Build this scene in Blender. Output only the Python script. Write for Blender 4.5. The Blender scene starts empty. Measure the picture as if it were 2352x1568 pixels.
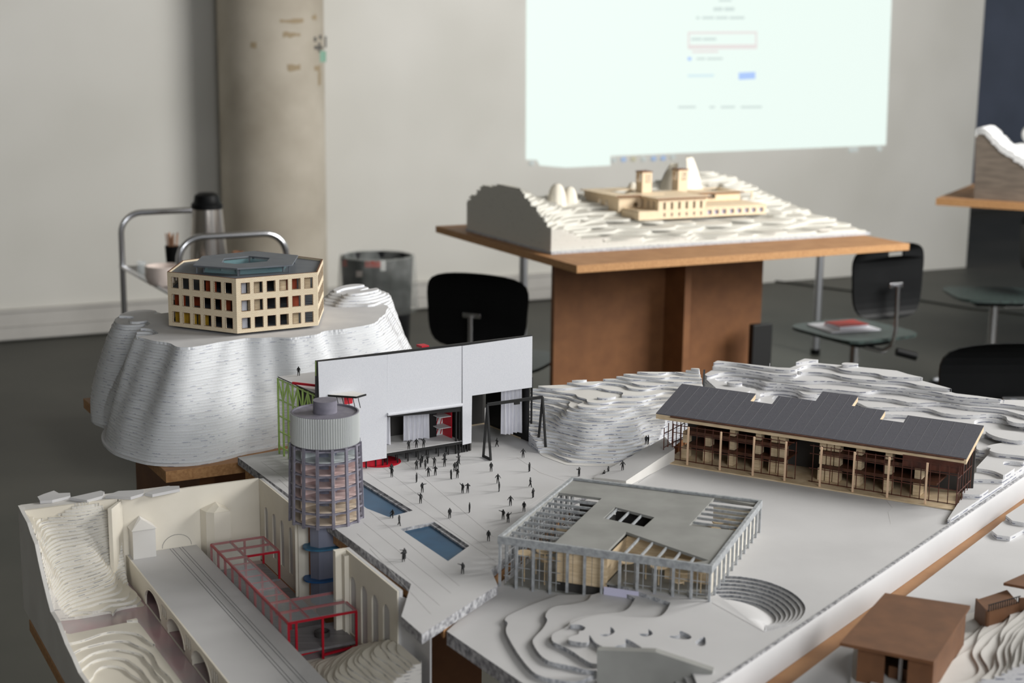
import bpy, bmesh, math, random
import numpy as np
from mathutils import Vector
from mathutils.geometry import tessellate_polygon
random.seed(7)
C = bpy.context.scene.collection
D = bpy.data
rad = math.radians

# ------------------------------------------------------------------ camera
FPX, PITCH, ROLL, CAMH = 3449.30, 0.2004615, 0.0112543, 1.70
FW = np.array([0, math.cos(PITCH), -math.sin(PITCH)])
UP0 = np.array([0, math.sin(PITCH), math.cos(PITCH)])
RT = math.cos(ROLL) * np.array([1., 0, 0]) + math.sin(ROLL) * UP0
UP = -math.sin(ROLL) * np.array([1., 0, 0]) + math.cos(ROLL) * UP0
CAM = np.array([0, 0, CAMH])
cd = D.cameras.new('camera'); cam = D.objects.new('camera', cd); C.objects.link(cam)
cd.sensor_width = 36; cd.lens = 36 * FPX / 2352
cd.clip_start = .05; cd.clip_end = 60
from mathutils import Matrix
cam.matrix_world = Matrix(((RT[0], UP[0], -FW[0], 0), (RT[1], UP[1], -FW[1], 0), (RT[2], UP[2], -FW[2], CAMH), (0, 0, 0, 1)))
cd.dof.use_dof = True; cd.dof.focus_distance = 2.75; cd.dof.aperture_fstop = 4.6
bpy.context.scene.camera = cam
sc = bpy.context.scene
sc.view_settings.view_transform = 'Standard'; sc.view_settings.look = 'None'
sc.view_settings.gamma = 1; sc.view_settings.use_curve_mapping = False
sc.view_settings.exposure = EXPO = 0.0

# ------------------------------------------------------------------ light: an overcast hall, tall windows on the right
w = D.worlds.new('hall_light'); sc.world = w; w.use_nodes = True
w.node_tree.nodes['Background'].inputs[0].default_value = (.90, .94, 1.0, 1)
w.node_tree.nodes['Background'].inputs[1].default_value = 0.62
def area(name, loc, target, sx, sy, power, col):
    l = D.lights.new(name, 'AREA'); l.shape = 'RECTANGLE'; l.size = sx; l.size_y = sy
    l.energy = power; l.color = col
    o = D.objects.new(name, l); C.objects.link(o); o.location = loc
    o.rotation_euler = (Vector(target) - Vector(loc)).to_track_quat('-Z', 'Z').to_euler()
    return o
area('window_daylight_near', (5.1, 2.6, 3.45), (0, 2.6, .95), 1.9, 1.7, 205, (1, .985, .96))
area('window_daylight_far', (4.4, 5.0, 3.3), (-2.6, 8.4, 1.6), 2.2, 2.0, 300, (1, .985, .95))
area('frontal_fill_rear', (1.9, -3.0, 3.0), (-.3, 2.8, 1.0), 2.4, 1.6, 125, (.97, .985, 1))  # added soft fill behind the camera, brightens the faces turned towards it

def ray(x, y): return RT * (x - 1176) / FPX - UP * (y - 784) / FPX + FW
def at(x, y, z):
    """point of the horizontal plane at height z seen at photo position x, y"""
    d = ray(x, y); return CAM + (z - CAMH) / d[2] * d
def at2(x, y, z): p = at(x, y, z); return (p[0], p[1])
def onp(x, y, p0, az):
    """point of the vertical plane through p0 running along compass angle az"""
    n = np.array([math.cos(rad(az)), -math.sin(rad(az)), 0])
    d = ray(x, y); return CAM + ((np.array([p0[0], p0[1], 0]) - CAM) @ n) / (d @ n) * d

class Frame:
    """e1 along compass angle az, e2 to its left, z up"""
    def __init__(s, ox, oy, az):
        s.o = (ox, oy); a = rad(az); s.e = (math.sin(a), math.cos(a)); s.l = (-math.cos(a), math.sin(a)); s.az = az
    def w(s, a, b, z=0): return (s.o[0] + a * s.e[0] + b * s.l[0], s.o[1] + a * s.e[1] + b * s.l[1], z)
    def loc(s, p):
        v = (p[0] - s.o[0], p[1] - s.o[1]); return (v[0] * s.e[0] + v[1] * s.e[1], v[0] * s.l[0] + v[1] * s.l[1])
ID = Frame(0, 0, 90)   # e1 = x, e2 = y

# ------------------------------------------------------------------ materials
def lin(c):
    return tuple(((v / 255) / 12.92 if v / 255 <= .04045 else ((v / 255 + .055) / 1.055) ** 2.4) for v in c) + (1,)
MATS = {}
def mat(name, rgb, rough=.6, metal=0, var=0, scale=40, rgb2=None, bump=0, alpha=1, trans=0, emit=None, stretch=(1, 1, 1), spec=.5, detail=4, lo=.35, hi=.65):
    m = D.materials.new(name); m.use_nodes = True; nt = m.node_tree; b = nt.nodes['Principled BSDF']
    b.inputs['Base Color'].default_value = lin(rgb); b.inputs['Roughness'].default_value = rough
    b.inputs['Metallic'].default_value = metal; b.inputs['Alpha'].default_value = alpha
    b.inputs['Specular IOR Level'].default_value = spec
    if trans: b.inputs['Transmission Weight'].default_value = trans; b.inputs['IOR'].default_value = 1.1
    if emit: b.inputs['Emission Color'].default_value = lin(rgb); b.inputs['Emission Strength'].default_value = emit; b.inputs['Base Color'].default_value = (.01, .01, .01, 1)
    if rgb2 or var:
        tc = nt.nodes.new('ShaderNodeTexCoord'); mp = nt.nodes.new('ShaderNodeMapping'); mp.inputs['Scale'].default_value = stretch
        nz = nt.nodes.new('ShaderNodeTexNoise'); nz.inputs['Scale'].default_value = scale; nz.inputs['Detail'].default_value = detail
        cr = nt.nodes.new('ShaderNodeValToRGB'); cr.color_ramp.elements[0].position = lo; cr.color_ramp.elements[1].position = hi
        c2 = rgb2 if rgb2 else tuple(max(0, v * (1 - var)) for v in rgb)
        cr.color_ramp.elements[0].color = lin(c2); cr.color_ramp.elements[1].color = lin(rgb)
        nt.links.new(tc.outputs['Object'], mp.inputs[0]); nt.links.new(mp.outputs[0], nz.inputs[0]); nt.links.new(nz.outputs[0], cr.inputs[0]); nt.links.new(cr.outputs[0], b.inputs['Base Color'])
        if bump:
            bp = nt.nodes.new('ShaderNodeBump'); bp.inputs['Strength'].default_value = bump; bp.inputs['Distance'].default_value = .002
            nt.links.new(nz.outputs[0], bp.inputs['Height']); nt.links.new(bp.outputs[0], b.inputs['Normal'])
    MATS[name] = m; return m
def foam_edge(name, rgb, dark, dz, z0, amount=.62):
    """cut edge of stacked foam board: a broken dark line at each joint between sheets"""
    m = D.materials.new(name); m.use_nodes = True; nt = m.node_tree; b = nt.nodes['Principled BSDF']; b.inputs['Roughness'].default_value = .8
    N = nt.nodes.new; L = nt.links.new
    g = N('ShaderNodeNewGeometry'); s = N('ShaderNodeSeparateXYZ'); L(g.outputs['Position'], s.inputs[0])
    def mth(op, a, bb=None, clamp=False):
        n = N('ShaderNodeMath'); n.operation = op; n.use_clamp = clamp
        for i, v in enumerate((a, bb)):
            if v is None: continue
            if isinstance(v, (int, float)): n.inputs[i].default_value = v
            else: L(v, n.inputs[i])
        return n.outputs[0]
    fr = mth('FRACT', mth('DIVIDE', mth('SUBTRACT', s.outputs[2], z0), dz))
    line = mth('LESS_THAN', fr, .30)
    mp = N('ShaderNodeMapping'); mp.inputs['Scale'].default_value = (55, 55, 200); L(g.outputs['Position'], mp.inputs[0])
    nz = N('ShaderNodeTexNoise'); nz.inputs['Scale'].default_value = 1; nz.inputs['Detail'].default_value = 2; L(mp.outputs[0], nz.inputs[0])
    dash = mth('GREATER_THAN', nz.outputs[0], amount)
    n2 = N('ShaderNodeTexNoise'); n2.inputs['Scale'].default_value = 900; L(g.outputs['Position'], n2.inputs[0])
    sp = mth('MULTIPLY', mth('SUBTRACT', n2.outputs[0], .5, True), 1.2)
    f = mth('ADD', mth('MULTIPLY', mth('MULTIPLY', line, dash), .8), sp, True)
    mx = N('ShaderNodeMix'); mx.data_type = 'RGBA'; mx.inputs['A'].default_value = lin(rgb); mx.inputs['B'].default_value = lin(dark)
    L(f, mx.inputs['Factor']); L(mx.outputs['Result'], b.inputs['Base Color'])
    MATS[name] = m; return m

M = MATS
mat('wall_paint', (208, 206, 200), .7, rgb2=(198, 196, 189), scale=1.2, detail=2)
mat('far_wall_paint', (92, 100, 118), .7, rgb2=(84, 92, 108), scale=2)
mat('floor_screed', (80, 79, 73), .5, rgb2=(64, 65, 60), scale=1.1, detail=6, spec=.22)
mat('ceiling_concrete', (120, 118, 112), .8)
mat('concrete', (186, 178, 164), .75, rgb2=(160, 151, 136), scale=2.2, detail=8, bump=.15)
mat('baseboard_paint', (190, 187, 182), .6, rgb2=(176, 173, 168), scale=3)
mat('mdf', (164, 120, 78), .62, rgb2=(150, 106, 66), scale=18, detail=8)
mat('mdf_shaded', (126, 82, 46), .62, rgb2=(114, 72, 39), scale=18, detail=8)  # darker copy of mdf: shade on the table bases is put into the colour
mat('mdf_edge', (192, 146, 98), .7, rgb2=(168, 122, 78), scale=160)
mat('white_card', (226, 224, 220), .75, rgb2=(214, 211, 206), scale=9, detail=6)
mat('cream_card', (232, 226, 212), .75, rgb2=(222, 215, 200), scale=9, detail=6)
mat('grey_card', (205, 204, 204), .7, rgb2=(197, 196, 196), scale=7, detail=8)
mat('cool_card', (214, 216, 220), .75, rgb2=(150, 156, 170), scale=420, detail=3, lo=.3, hi=.45)
mat('speckled_card', (214, 215, 219), .8, rgb2=(192, 194, 201), scale=1500, detail=5, lo=.36, hi=.56)
mat('plateau_card', (206, 205, 205), .7, rgb2=(196, 195, 196), scale=14)
mat('foam_side', (205, 206, 208), .8, rgb2=(140, 143, 150), scale=220, detail=5)
mat('pitted_concrete', (190, 190, 192), .85, rgb2=(112, 112, 116), scale=130, detail=5)
mat('black_board', (16, 16, 16), .5)
mat('dark_card', (62, 60, 58), .7)
mat('black_plastic', (11, 12, 13), .5, rgb2=(14, 15, 16), scale=10, spec=.15)
mat('green_seat', (52, 66, 62), .45, rgb2=(30, 38, 37), scale=20, stretch=(1, 6, 1))
mat('chrome', (205, 205, 208), .18, 1)
mat('steel', (196, 198, 202), .35, .9)
mat('thermos_steel', (176, 170, 163), .22, 1)
mat('plywood', (226, 206, 176), .6, rgb2=(216, 194, 162), scale=60, stretch=(1, 1, 6))
mat('burnt_edge', (112, 70, 42), .7)
mat('roof_grey', (104, 109, 115), .55, rgb2=(96, 101, 108), scale=30)
mat('charcoal_roof', (100, 100, 107), .75, rgb2=(84, 84, 92), scale=700, detail=3)
mat('dark_window', (30, 24, 22), .4)
mat('acrylic', (225, 232, 235), .08, alpha=.18)
mat('tinted_glass', (150, 190, 196), .1, alpha=.28)
mat('hill_card', (202, 199, 190), .8, rgb2=(192, 188, 178), scale=9)
mat('red_lacquer', (172, 20, 40), .35)
mat('red_card', (200, 28, 48), .5)
mat('orange_card', (150, 60, 26), .6)
mat('yellow_card', (190, 150, 40), .6)
mat('green_lacquer', (172, 204, 108), .5)
mat('tower_grey', (132, 129, 140), .55, rgb2=(118, 115, 127), scale=80)
mat('tower_core', (138, 142, 160), .55, rgb2=(122, 126, 144), scale=60, stretch=(1, 1, .1))
mat('corrugated_silver', (206, 209, 207), .38, .25)
mat('pink_floor', (232, 210, 206), .7, rgb2=(220, 190, 186), scale=60)
mat('peach_floor', (236, 220, 200), .7, rgb2=(224, 204, 180), scale=60)
mat('pale_floor', (206, 212, 212), .7)
mat('blue_ramp', (66, 128, 160), .5, rgb2=(52, 104, 140), scale=60)
mat('deep_blue_ramp', (38, 92, 148), .5)
mat('pool_blue', (34, 84, 116), .4, rgb2=(28, 70, 100), scale=20)
mat('building_grey', (172, 175, 177), .7, rgb2=(142, 145, 148), scale=150, detail=5)
mat('roof_slab_grey', (154, 154, 150), .75, rgb2=(140, 140, 136), scale=16, detail=7)
mat('column_grey', (176, 179, 182), .6, rgb2=(150, 153, 156), scale=120)
mat('balsa', (226, 205, 172), .65, rgb2=(206, 182, 146), scale=50, stretch=(1, 1, 8))
mat('raw_pine', (222, 190, 158), .6)
mat('walnut', (92, 54, 34), .55, rgb2=(70, 40, 26), scale=40, stretch=(1, 6, 1))
mat('red_walnut', (92, 48, 33), .5, rgb2=(72, 36, 25), scale=40)
mat('lavender_card', (206, 204, 228), .7)
mat('water_resin', (176, 166, 166), .12, rgb2=(196, 158, 162), scale=9, spec=.6)
mat('plank_grey', (128, 126, 128), .45, rgb2=(108, 106, 108), scale=5, stretch=(1, 40, 1))
mat('curtain_cloth', (222, 222, 228), .85, rgb2=(208, 208, 216), scale=200, stretch=(4, 4, .3))
mat('pencil_line', (120, 120, 124), .8)
mat('faint_line', (200, 198, 197), .8)
mat('brown_card', (118, 80, 52), .65, rgb2=(104, 70, 45), scale=30)
mat('grey_timber', (124, 112, 100), .8, rgb2=(104, 94, 84), scale=9, stretch=(1, 1, 7))
mat('plaster_white', (238, 238, 238), .85)
mat('figure_black', (10, 10, 11), .5)
mat('plastic_bag', (205, 208, 205), .25, rgb2=(150, 155, 150), scale=14, alpha=.28)
mat('bin_plastic', (22, 23, 26), .4)
mat('bin_red', (190, 70, 56), .6)
mat('ceramic', (222, 208, 200), .3)
mat('coffee_brown', (140, 96, 66), .6)
mat('wood_stick', (176, 134, 104), .7)
mat('tray_dark', (70, 66, 62), .35, .3)
mat('paper', (236, 236, 242), .8)
mat('book_red', (196, 54, 44), .6)
mat('paint_green', (130, 170, 150), .7)
mat('stain_brown', (150, 134, 108), .8)
mat('stain_dark', (84, 82, 78), .8)
mat('cable_black', (24, 24, 24), .6)
mat('dark_interior', (44, 42, 42), .8)
mat('cup_white', (225, 225, 222), .3)
mat('screen_light', (236, 250, 243), .6, emit=1.0)
mat('screen_grey', (216, 230, 226), .6, emit=.9)
mat('screen_pink', (236, 228, 226), .6, emit=.95)
mat('screen_blue', (176, 205, 255), .6, emit=.95)
mat('screen_pale_blue', (218, 240, 246), .6, emit=.95)
mat('icon_blue', (180, 205, 240), .6, emit=.75)
mat('icon_yellow', (218, 214, 184), .6, emit=.7)
mat('icon_white', (214, 222, 218), .6, emit=.75)
foam_edge('hill_edge', (222, 224, 226), (160, 164, 178), .005, .905, .60)
foam_edge('cliff_edge', (218, 220, 224), (92, 98, 126), .005, .922, .54)
foam_edge('ridge_edge', (216, 216, 217), (100, 104, 126), .007, .922, .50)
foam_edge('valley_edge', (222, 219, 212), (150, 149, 150), .005, .744, .56)
foam_edge('table_terrain_edge', (206, 204, 196), (130, 128, 120), .007, .93, .66)

# brick-engraved plywood for the hexagonal building
def brick_ply():
    m = D.materials.new('engraved_plywood'); m.use_nodes = True; nt = m.node_tree; b = nt.nodes['Principled BSDF']; b.inputs['Roughness'].default_value = .6
    uv = nt.nodes.new('ShaderNodeUVMap'); br = nt.nodes.new('ShaderNodeTexBrick')
    br.inputs['Scale'].default_value = 1; br.inputs['Color1'].default_value = lin((232, 221, 198)); br.inputs['Color2'].default_value = lin((226, 212, 186)); br.inputs['Mortar'].default_value = lin((202, 176, 136))
    br.inputs['Mortar Size'].default_value = .00028; br.inputs['Brick Width'].default_value = .0046; br.inputs['Row Height'].default_value = .0019
    nt.links.new(uv.outputs[0], br.inputs['Vector']); nt.links.new(br.outputs[0], b.inputs['Base Color']); MATS['engraved_plywood'] = m
brick_ply()

# ------------------------------------------------------------------ mesh builder
ORIG = {}
def mw(o): return ORIG.get(o.name, (0, 0, 0))
class MB:
    def __init__(s, f=ID): s.f = f; s.v = []; s.fc = []; s.mi = []; s.cm = 0; s.uv = None
    def _add(s, vs, fs, world=False):
        n = len(s.v)
        for p in vs:
            s.v.append(tuple(p) if world else s.f.w(*p))
        for f in fs: s.fc.append(tuple(i + n for i in f)); s.mi.append(s.cm)
        return s
    def box(s, a0, a1, b0, b1, z0, z1):
        vs = [(a, b, z) for z in (z0, z1) for b in (b0, b1) for a in (a0, a1)]
        return s._add(vs, [(0, 2, 3, 1), (4, 5, 7, 6), (0, 1, 5, 4), (2, 6, 7, 3), (0, 4, 6, 2), (1, 3, 7, 5)])
    def extr(s, loops, fn, w0, w1, world=False):
        flat = [p for l in loops for p in l]; n = len(flat)
        tris = tessellate_polygon([[Vector((p[0], p[1], 0)) for p in l] for l in loops])
        vs = [fn(p[0], p[1], w0) for p in flat] + [fn(p[0], p[1], w1) for p in flat]
        fs = [tuple(t) for t in tris] + [tuple(i + n for i in reversed(t)) for t in tris]
        k = 0
        for l in loops:
            for i in range(len(l)):
                j = (i + 1) % len(l); fs.append((k + i, k + j, k + j + n, k + i + n))
            k += len(l)
        return s._add(vs, fs, world)
    def prism(s, poly, z0, z1, holes=(), world=False):
        return s.extr([list(poly)] + [list(h) for h in holes], lambda u, v, w_: (u, v, w_), z0, z1, world)
    def bar(s, p, q, wd, ht=None, world=False):
        ht = ht or wd
        if not world: p = s.f.w(*p); q = s.f.w(*q)
        p = Vector(p); q = Vector(q); d = (q - p).normalized()
        side = d.cross(Vector((0, 0, 1)))
        if side.length < 1e-3:
            side = Vector((s.f.e[0], s.f.e[1], 0))
        side.normalize(); u = side.cross(d).normalized()
        vs = []
        for c in (p, q):
            for sx, sy in ((-1, -1), (1, -1), (1, 1), (-1, 1)): vs.append(c + side * sx * wd / 2 + u * sy * ht / 2)
        return s._add([tuple(x) for x in vs], [(0, 1, 2, 3), (7, 6, 5, 4), (0, 4, 5, 1), (1, 5, 6, 2), (2, 6, 7, 3), (3, 7, 4, 0)], True)
    def tube(s, pts, r, n=10, world=False, closed=False, caps=True):
        P = [Vector(p if world else s.f.w(*p)) for p in pts]; rs = r if isinstance(r, (list, tuple)) else [r] * len(P)
        rings = []; prev = None
        for i, p in enumerate(P):
            if closed: d = (P[(i + 1) % len(P)] - P[i - 1]).normalized()
            else: d = (P[min(i + 1, len(P) - 1)] - P[max(i - 1, 0)]).normalized()
            if prev is None:
                a = d.orthogonal().normalized()
            else:
                a = (prev - d * prev.dot(d)).normalized()
            prev = a; b = d.cross(a)
            rings.append([p + (a * math.cos(t * 2 * math.pi / n) + b * math.sin(t * 2 * math.pi / n)) * rs[i] for t in range(n)])
        vs = [tuple(v) for rg in rings for v in rg]; fs = []
        m = len(rings)
        for i in range(m if closed else m - 1):
            j = (i + 1) % m
            for t in range(n):
                u = (t + 1) % n; fs.append((i * n + t, i * n + u, j * n + u, j * n + t))
        if caps and not closed: fs += [tuple(range(n)), tuple((m - 1) * n + t for t in range(n))]
        return s._add(vs, fs, True)
    def lathe(s, cx, cy, prof, n=32, a0=0, a1=2 * math.pi, wob=None):
        full = abs(a1 - a0 - 2 * math.pi) < 1e-6; m = n if full else n + 1; vs = []; fs = []
        for r, z in prof:
            for t in range(m):
                an = a0 + (a1 - a0) * t / n; rr = r * (1 + (wob(an) if wob else 0))
                vs.append((cx + rr * math.cos(an), cy + rr * math.sin(an), z))
        for i in range(len(prof) - 1):
            for t in range(n):
                u = (t + 1) % m; fs.append((i * m + t, i * m + u, (i + 1) * m + u, (i + 1) * m + t))
        return s._add(vs, fs)
    def build(s, name, m, parent=None, smooth=False, bevel=0, label=None, origin=None, recalc=True, uvfn=None):
        mats = m if isinstance(m, (list, tuple)) else [m]
        V = np.array(s.v, dtype=float)
        if parent is not None: o0 = np.array(mw(parent))
        elif origin is not None: o0 = np.array(origin)
        else: o0 = np.array([(V[:, 0].min() + V[:, 0].max()) / 2, (V[:, 1].min() + V[:, 1].max()) / 2, V[:, 2].min()])
        me = D.meshes.new(name); me.from_pydata((V - o0).tolist(), [], s.fc)
        for mm in mats: me.materials.append(MATS[mm])
        me.polygons.foreach_set('material_index', s.mi)
        if recalc:
            bm = bmesh.new(); bm.from_mesh(me); bmesh.ops.remove_doubles(bm, verts=bm.verts, dist=1e-6) if smooth else None
            bmesh.ops.recalc_face_normals(bm, faces=bm.faces)
            if len(mats) == 2 and max(s.mi) == 0:
                for f in bm.faces: f.material_index = 1 if abs(f.normal.z) < .5 else 0
            bm.to_mesh(me); bm.free()
        if uvfn:
            ul = me.uv_layers.new(name='UVMap')
            for lp in me.loops:
                ul.data[lp.index].uv = uvfn(Vector(me.vertices[lp.vertex_index].co) + Vector(o0.tolist()))
        if smooth:
            me.polygons.foreach_set('use_smooth', [True] * len(me.polygons))
        o = D.objects.new(name, me); C.objects.link(o)
        if smooth and smooth != 'all':
            try: me.set_sharp_from_angle(angle=rad(40))
            except Exception: pass
        if parent is not None: o.parent = parent; ORIG[o.name] = tuple(o0)
        else: o.location = o0; ORIG[o.name] = tuple(o0)
        if bevel:
            bv = o.modifiers.new('b', 'BEVEL'); bv.width = bevel; bv.segments = 2; bv.limit_method = 'ANGLE'
        if label: o['label'] = label
        return o
def tag(o, label=None, cat=None, group=None, kind=None):
    if label: o['label'] = label
    if cat: o['category'] = cat
    if group: o['group'] = group
    if kind: o['kind'] = kind
    return o
def empty(name, loc, label, cat, group=None):
    o = D.objects.new(name, None); C.objects.link(o); o.location = loc; o.empty_display_size = .05
    ORIG[o.name] = tuple(loc); return tag(o, label, cat, group)
def struct(o): o['kind'] = 'structure'; return o
def spline(pts, n=6, closed=False):
    P = [np.array(p, float) for p in pts]; out = []; m = len(P)
    for i in range(m if closed else m - 1):
        p0 = P[(i - 1) % m] if closed or i > 0 else P[0]; p1 = P[i]; p2 = P[(i + 1) % m]; p3 = P[(i + 2) % m] if closed or i + 2 < m else P[-1]
        for k in range(n):
            t = k / n; out.append(tuple(.5 * ((2 * p1) + (p2 - p0) * t + (2 * p0 - 5 * p1 + 4 * p2 - p3) * t * t + (3 * p1 - p0 - 3 * p2 + p3) * t ** 3)))
    if not closed: out.append(tuple(P[-1]))
    return out

# ------------------------------------------------------------------ stacked contour terrain
def tps(pts):
    P = np.array(pts, float); n = len(P); xy = P[:, :2]
    def U(r): return np.where(r > 1e-9, r * r * np.log(np.maximum(r, 1e-9)), 0)
    K = U(np.linalg.norm(xy[:, None] - xy[None], axis=2)) + np.eye(n) * 2e-4
    A = np.zeros((n + 3, n + 3)); A[:n, :n] = K; A[:n, n] = 1; A[:n, n + 1:] = xy; A[n:, :n] = A[:n, n:].T
    w_ = np.linalg.solve(A, np.concatenate([P[:, 2], [0, 0, 0]]))
    def f(X, Y):
        Z = w_[n] + w_[n + 1] * X + w_[n + 2] * Y
        for i in range(n): Z = Z + w_[i] * U(np.hypot(X - xy[i, 0], Y - xy[i, 1]))
        return Z
    return f
def sdist(poly, X, Y):
    d = np.full(X.shape, 1e9); ins = np.zeros(X.shape, bool); n = len(poly)
    for i in range(n):
        x1, y1 = poly[i]; x2, y2 = poly[(i + 1) % n]; ex, ey = x2 - x1, y2 - y1
        t = np.clip(((X - x1) * ex + (Y - y1) * ey) / (ex * ex + ey * ey + 1e-12), 0, 1)
        d = np.minimum(d, np.hypot(X - x1 - t * ex, Y - y1 - t * ey))
        c = ((y1 > Y) != (y2 > Y)) & (X < ex * (Y - y1) / (ey if abs(ey) > 1e-12 else 1e-12) + x1); ins ^= c
    return np.where(ins, d, -d)
def terrain(name, hf, poly, z0, dz, cell, mats, wav=.0025, freq=60, parent=None, seed=1, zmin=None, extra=None):
    xs = [p[0] for p in poly]; ys = [p[1] for p in poly]
    nx = int((max(xs) - min(xs)) / cell) + 3; ny = int((max(ys) - min(ys)) / cell) + 3
    gx = min(xs) - cell + np.arange(nx) * cell; gy = min(ys) - cell + np.arange(ny) * cell
    X, Y = np.meshgrid(gx, gy, indexing='ij'); Hh = hf(X, Y); sd = sdist(poly, X, Y)
    rs = np.random.RandomState(seed)
    ks = int(math.ceil((Hh[sd > 0].max() - z0) / dz)) + 1
    ph = rs.rand(3, 2) * 6.28
    def field(k):
        q = rs2(k)
        n_ = np.sin(X * freq * q[0] + Y * freq * q[1] + q[2]) + np.sin(Y * freq * 1.7 * q[3] - X * freq * .9 * q[4] + q[5]) * .6
        h = Hh + n_ * wav
        zt = z0 + k * dz
        base = sd if k == 0 else np.minimum(h - zt, sd)
        if extra is not None and k > 0: base = np.minimum(base, extra(X, Y, zt))
        return base
    def rs2(k): r = np.random.RandomState(seed * 100 + k); return r.rand(6) * np.array([.6, .6, 6.28, .6, .6, 6.28]) + np.array([.5, .5, 0, .5, .5, 0])
    vs = []; fs = []; mi = []
    F = field(0); 
    for k in range(ks + 1):
        Fn = field(k + 1); z = z0 + k * dz
        zb = (zmin if zmin is not None else z0 - dz) if k == 0 else z - dz
        c = np.stack([F[:-1, :-1], F[1:, :-1], F[1:, 1:], F[:-1, 1:]]); cn = np.stack([Fn[:-1, :-1], Fn[1:, :-1], Fn[1:, 1:], Fn[:-1, 1:]])
        anyin = (c >= 0).any(0); allin = (c >= 0).all(0); cov = (cn >= 0).all(0)
        for i, j in np.argwhere(anyin & ~cov & allin):
            n = len(vs); x0, x1, y0, y1 = gx[i], gx[i + 1], gy[j], gy[j + 1]
            vs += [(x0, y0, z), (x1, y0, z), (x1, y1, z), (x0, y1, z)]; fs.append((n, n + 1, n + 2, n + 3)); mi.append(0)
        for i, j in np.argwhere(anyin & ~allin):
            q = [(gx[i], gy[j], F[i, j]), (gx[i + 1], gy[j], F[i + 1, j]), (gx[i + 1], gy[j + 1], F[i + 1, j + 1]), (gx[i], gy[j + 1], F[i, j + 1])]
            out = []; cross = []
            for a in range(4):
                p, r_ = q[a], q[(a + 1) % 4]
                if p[2] >= 0: out.append((p[0], p[1]))
                if (p[2] >= 0) != (r_[2] >= 0):
                    t = p[2] / (p[2] - r_[2]); pt = (p[0] + t * (r_[0] - p[0]), p[1] + t * (r_[1] - p[1])); out.append(pt); cross.append((pt, p[2] >= 0))
            if len(out) >= 3:
                n = len(vs); vs += [(p[0], p[1], z) for p in out]; fs.append(tuple(range(n, n + len(out)))); mi.append(0)
            if len(cross) == 2:
                (p, pi), (r_, ri) = cross
                if not pi: p, r_ = r_, p
                # p leaves the inside, r_ enters: wall runs p -> r_, outside to its right
                n = len(vs); vs += [(p[0], p[1], z), (p[0], p[1], zb), (r_[0], r_[1], zb), (r_[0], r_[1], z)]; fs.append((n, n + 1, n + 2, n + 3)); mi.append(1)
        F = Fn
    V = np.array(vs)
    o0 = np.array(mw(parent)) if parent is not None else np.array([(V[:, 0].min() + V[:, 0].max()) / 2, (V[:, 1].min() + V[:, 1].max()) / 2, V[:, 2].min()])
    me = D.meshes.new(name); me.from_pydata((V - o0).tolist(), [], fs)
    for m in mats: me.materials.append(MATS[m])
    me.polygons.foreach_set('material_index', mi)
    o = D.objects.new(name, me); C.objects.link(o); ORIG[o.name] = tuple(o0)
    if parent is not None: o.parent = parent
    else: o.location = o0
    return o

# ================================================================== THE ROOM
WF = Frame(0.18, 9.744, 63.0)       # wall frame: e1 to the right along the wall, e2 into the wall
wall_end = WF.loc(at(2210, 612, 0))[0]
b = MB(WF); b.box(-9, wall_end, 0, .25, 0, 5.5); struct(b.build('wall_back', 'wall_paint'))
b = MB(WF); b.box(wall_end - 2, wall_end + 6, 3.0, 3.2, 0, 5.5); struct(b.build('wall_far_room', 'far_wall_paint'))
b = MB(WF); b.box(wall_end + .01, wall_end + 6, 2.94, 3.0, 0, .20); struct(b.build('baseboard_far_room', 'dark_card'))
b = MB(WF); b.box(-12, wall_end + 6, -16, 3.2, -.05, 0); struct(b.build('floor', 'floor_screed'))
b = MB(WF); b.box(-9, wall_end + 6, -16, 3.2, 4.6, 4.7); struct(b.build('ceiling', 'ceiling_concrete'))
b = MB(WF); b.box(-9.1, -9, -16, .25, 0, 4.6); struct(b.build('wall_left', 'ceiling_concrete'))
# trunking-like wooden baseboard left of the tables
be = WF.loc(at(1290, 684, 0))[0]
b = MB(WF); b.box(-9, be + 1.0, -.035, 0, .012, .17); b.box(-9, be + 1.0, -.042, -.035, .085, .09); b.box(-9, be + 1.0, -.045, 0, .165, .182)
struct(b.build('baseboard_back', 'baseboard_paint', bevel=.003))
# round concrete column
cc = at(636, 752, 0); cdist = math.hypot(cc[0], cc[1]); cr = 119 * cdist / FPX * .985
b = MB(Frame(cc[0], cc[1], 90)); b.lathe(0, 0, [(0, 0), (cr, 0), (cr, 5.5), (0, 5.5)], 64)
col = b.build('column', 'concrete', smooth=True); struct(col)
def on_column(px, py, extra=.001):
    d = ray(px, py); ox, oy = -cc[0], -cc[1]
    A_ = d[0] ** 2 + d[1] ** 2; B_ = 2 * (ox * d[0] + oy * d[1]); C_ = ox * ox + oy * oy - (cr + extra) ** 2
    disc = B_ * B_ - 4 * A_ * C_
    t = (-B_ - math.sqrt(max(disc, 0))) / (2 * A_); return CAM + t * d
def column_patch(name, m, x0, y0, x1, y1, jit=0):
    b = MB(); n = 5; vs = []
    for i in range(n + 1):
        for yy in (y0, y1):
            x = x0 + (x1 - x0) * i / n; y = yy + (random.uniform(-jit, jit) if jit else 0); vs.append(on_column(x, y))
    b._add(vs, [(2 * i, 2 * i + 2, 2 * i + 3, 2 * i + 1) for i in range(n)], True); b.build(name, m, col)
for q in [(643, 45, 697, 54), (650, 74, 690, 85), (660, 149, 690, 163), (576, 97, 589, 110), (716, 35, 727, 45), (722, 150, 736, 162), (731, 165, 737, 196)]:
    column_patch('stain', 'stain_brown', *q, jit=3)
column_patch('painted_mark', 'paint_green', 735, 117, 749, 142, 1)
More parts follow.
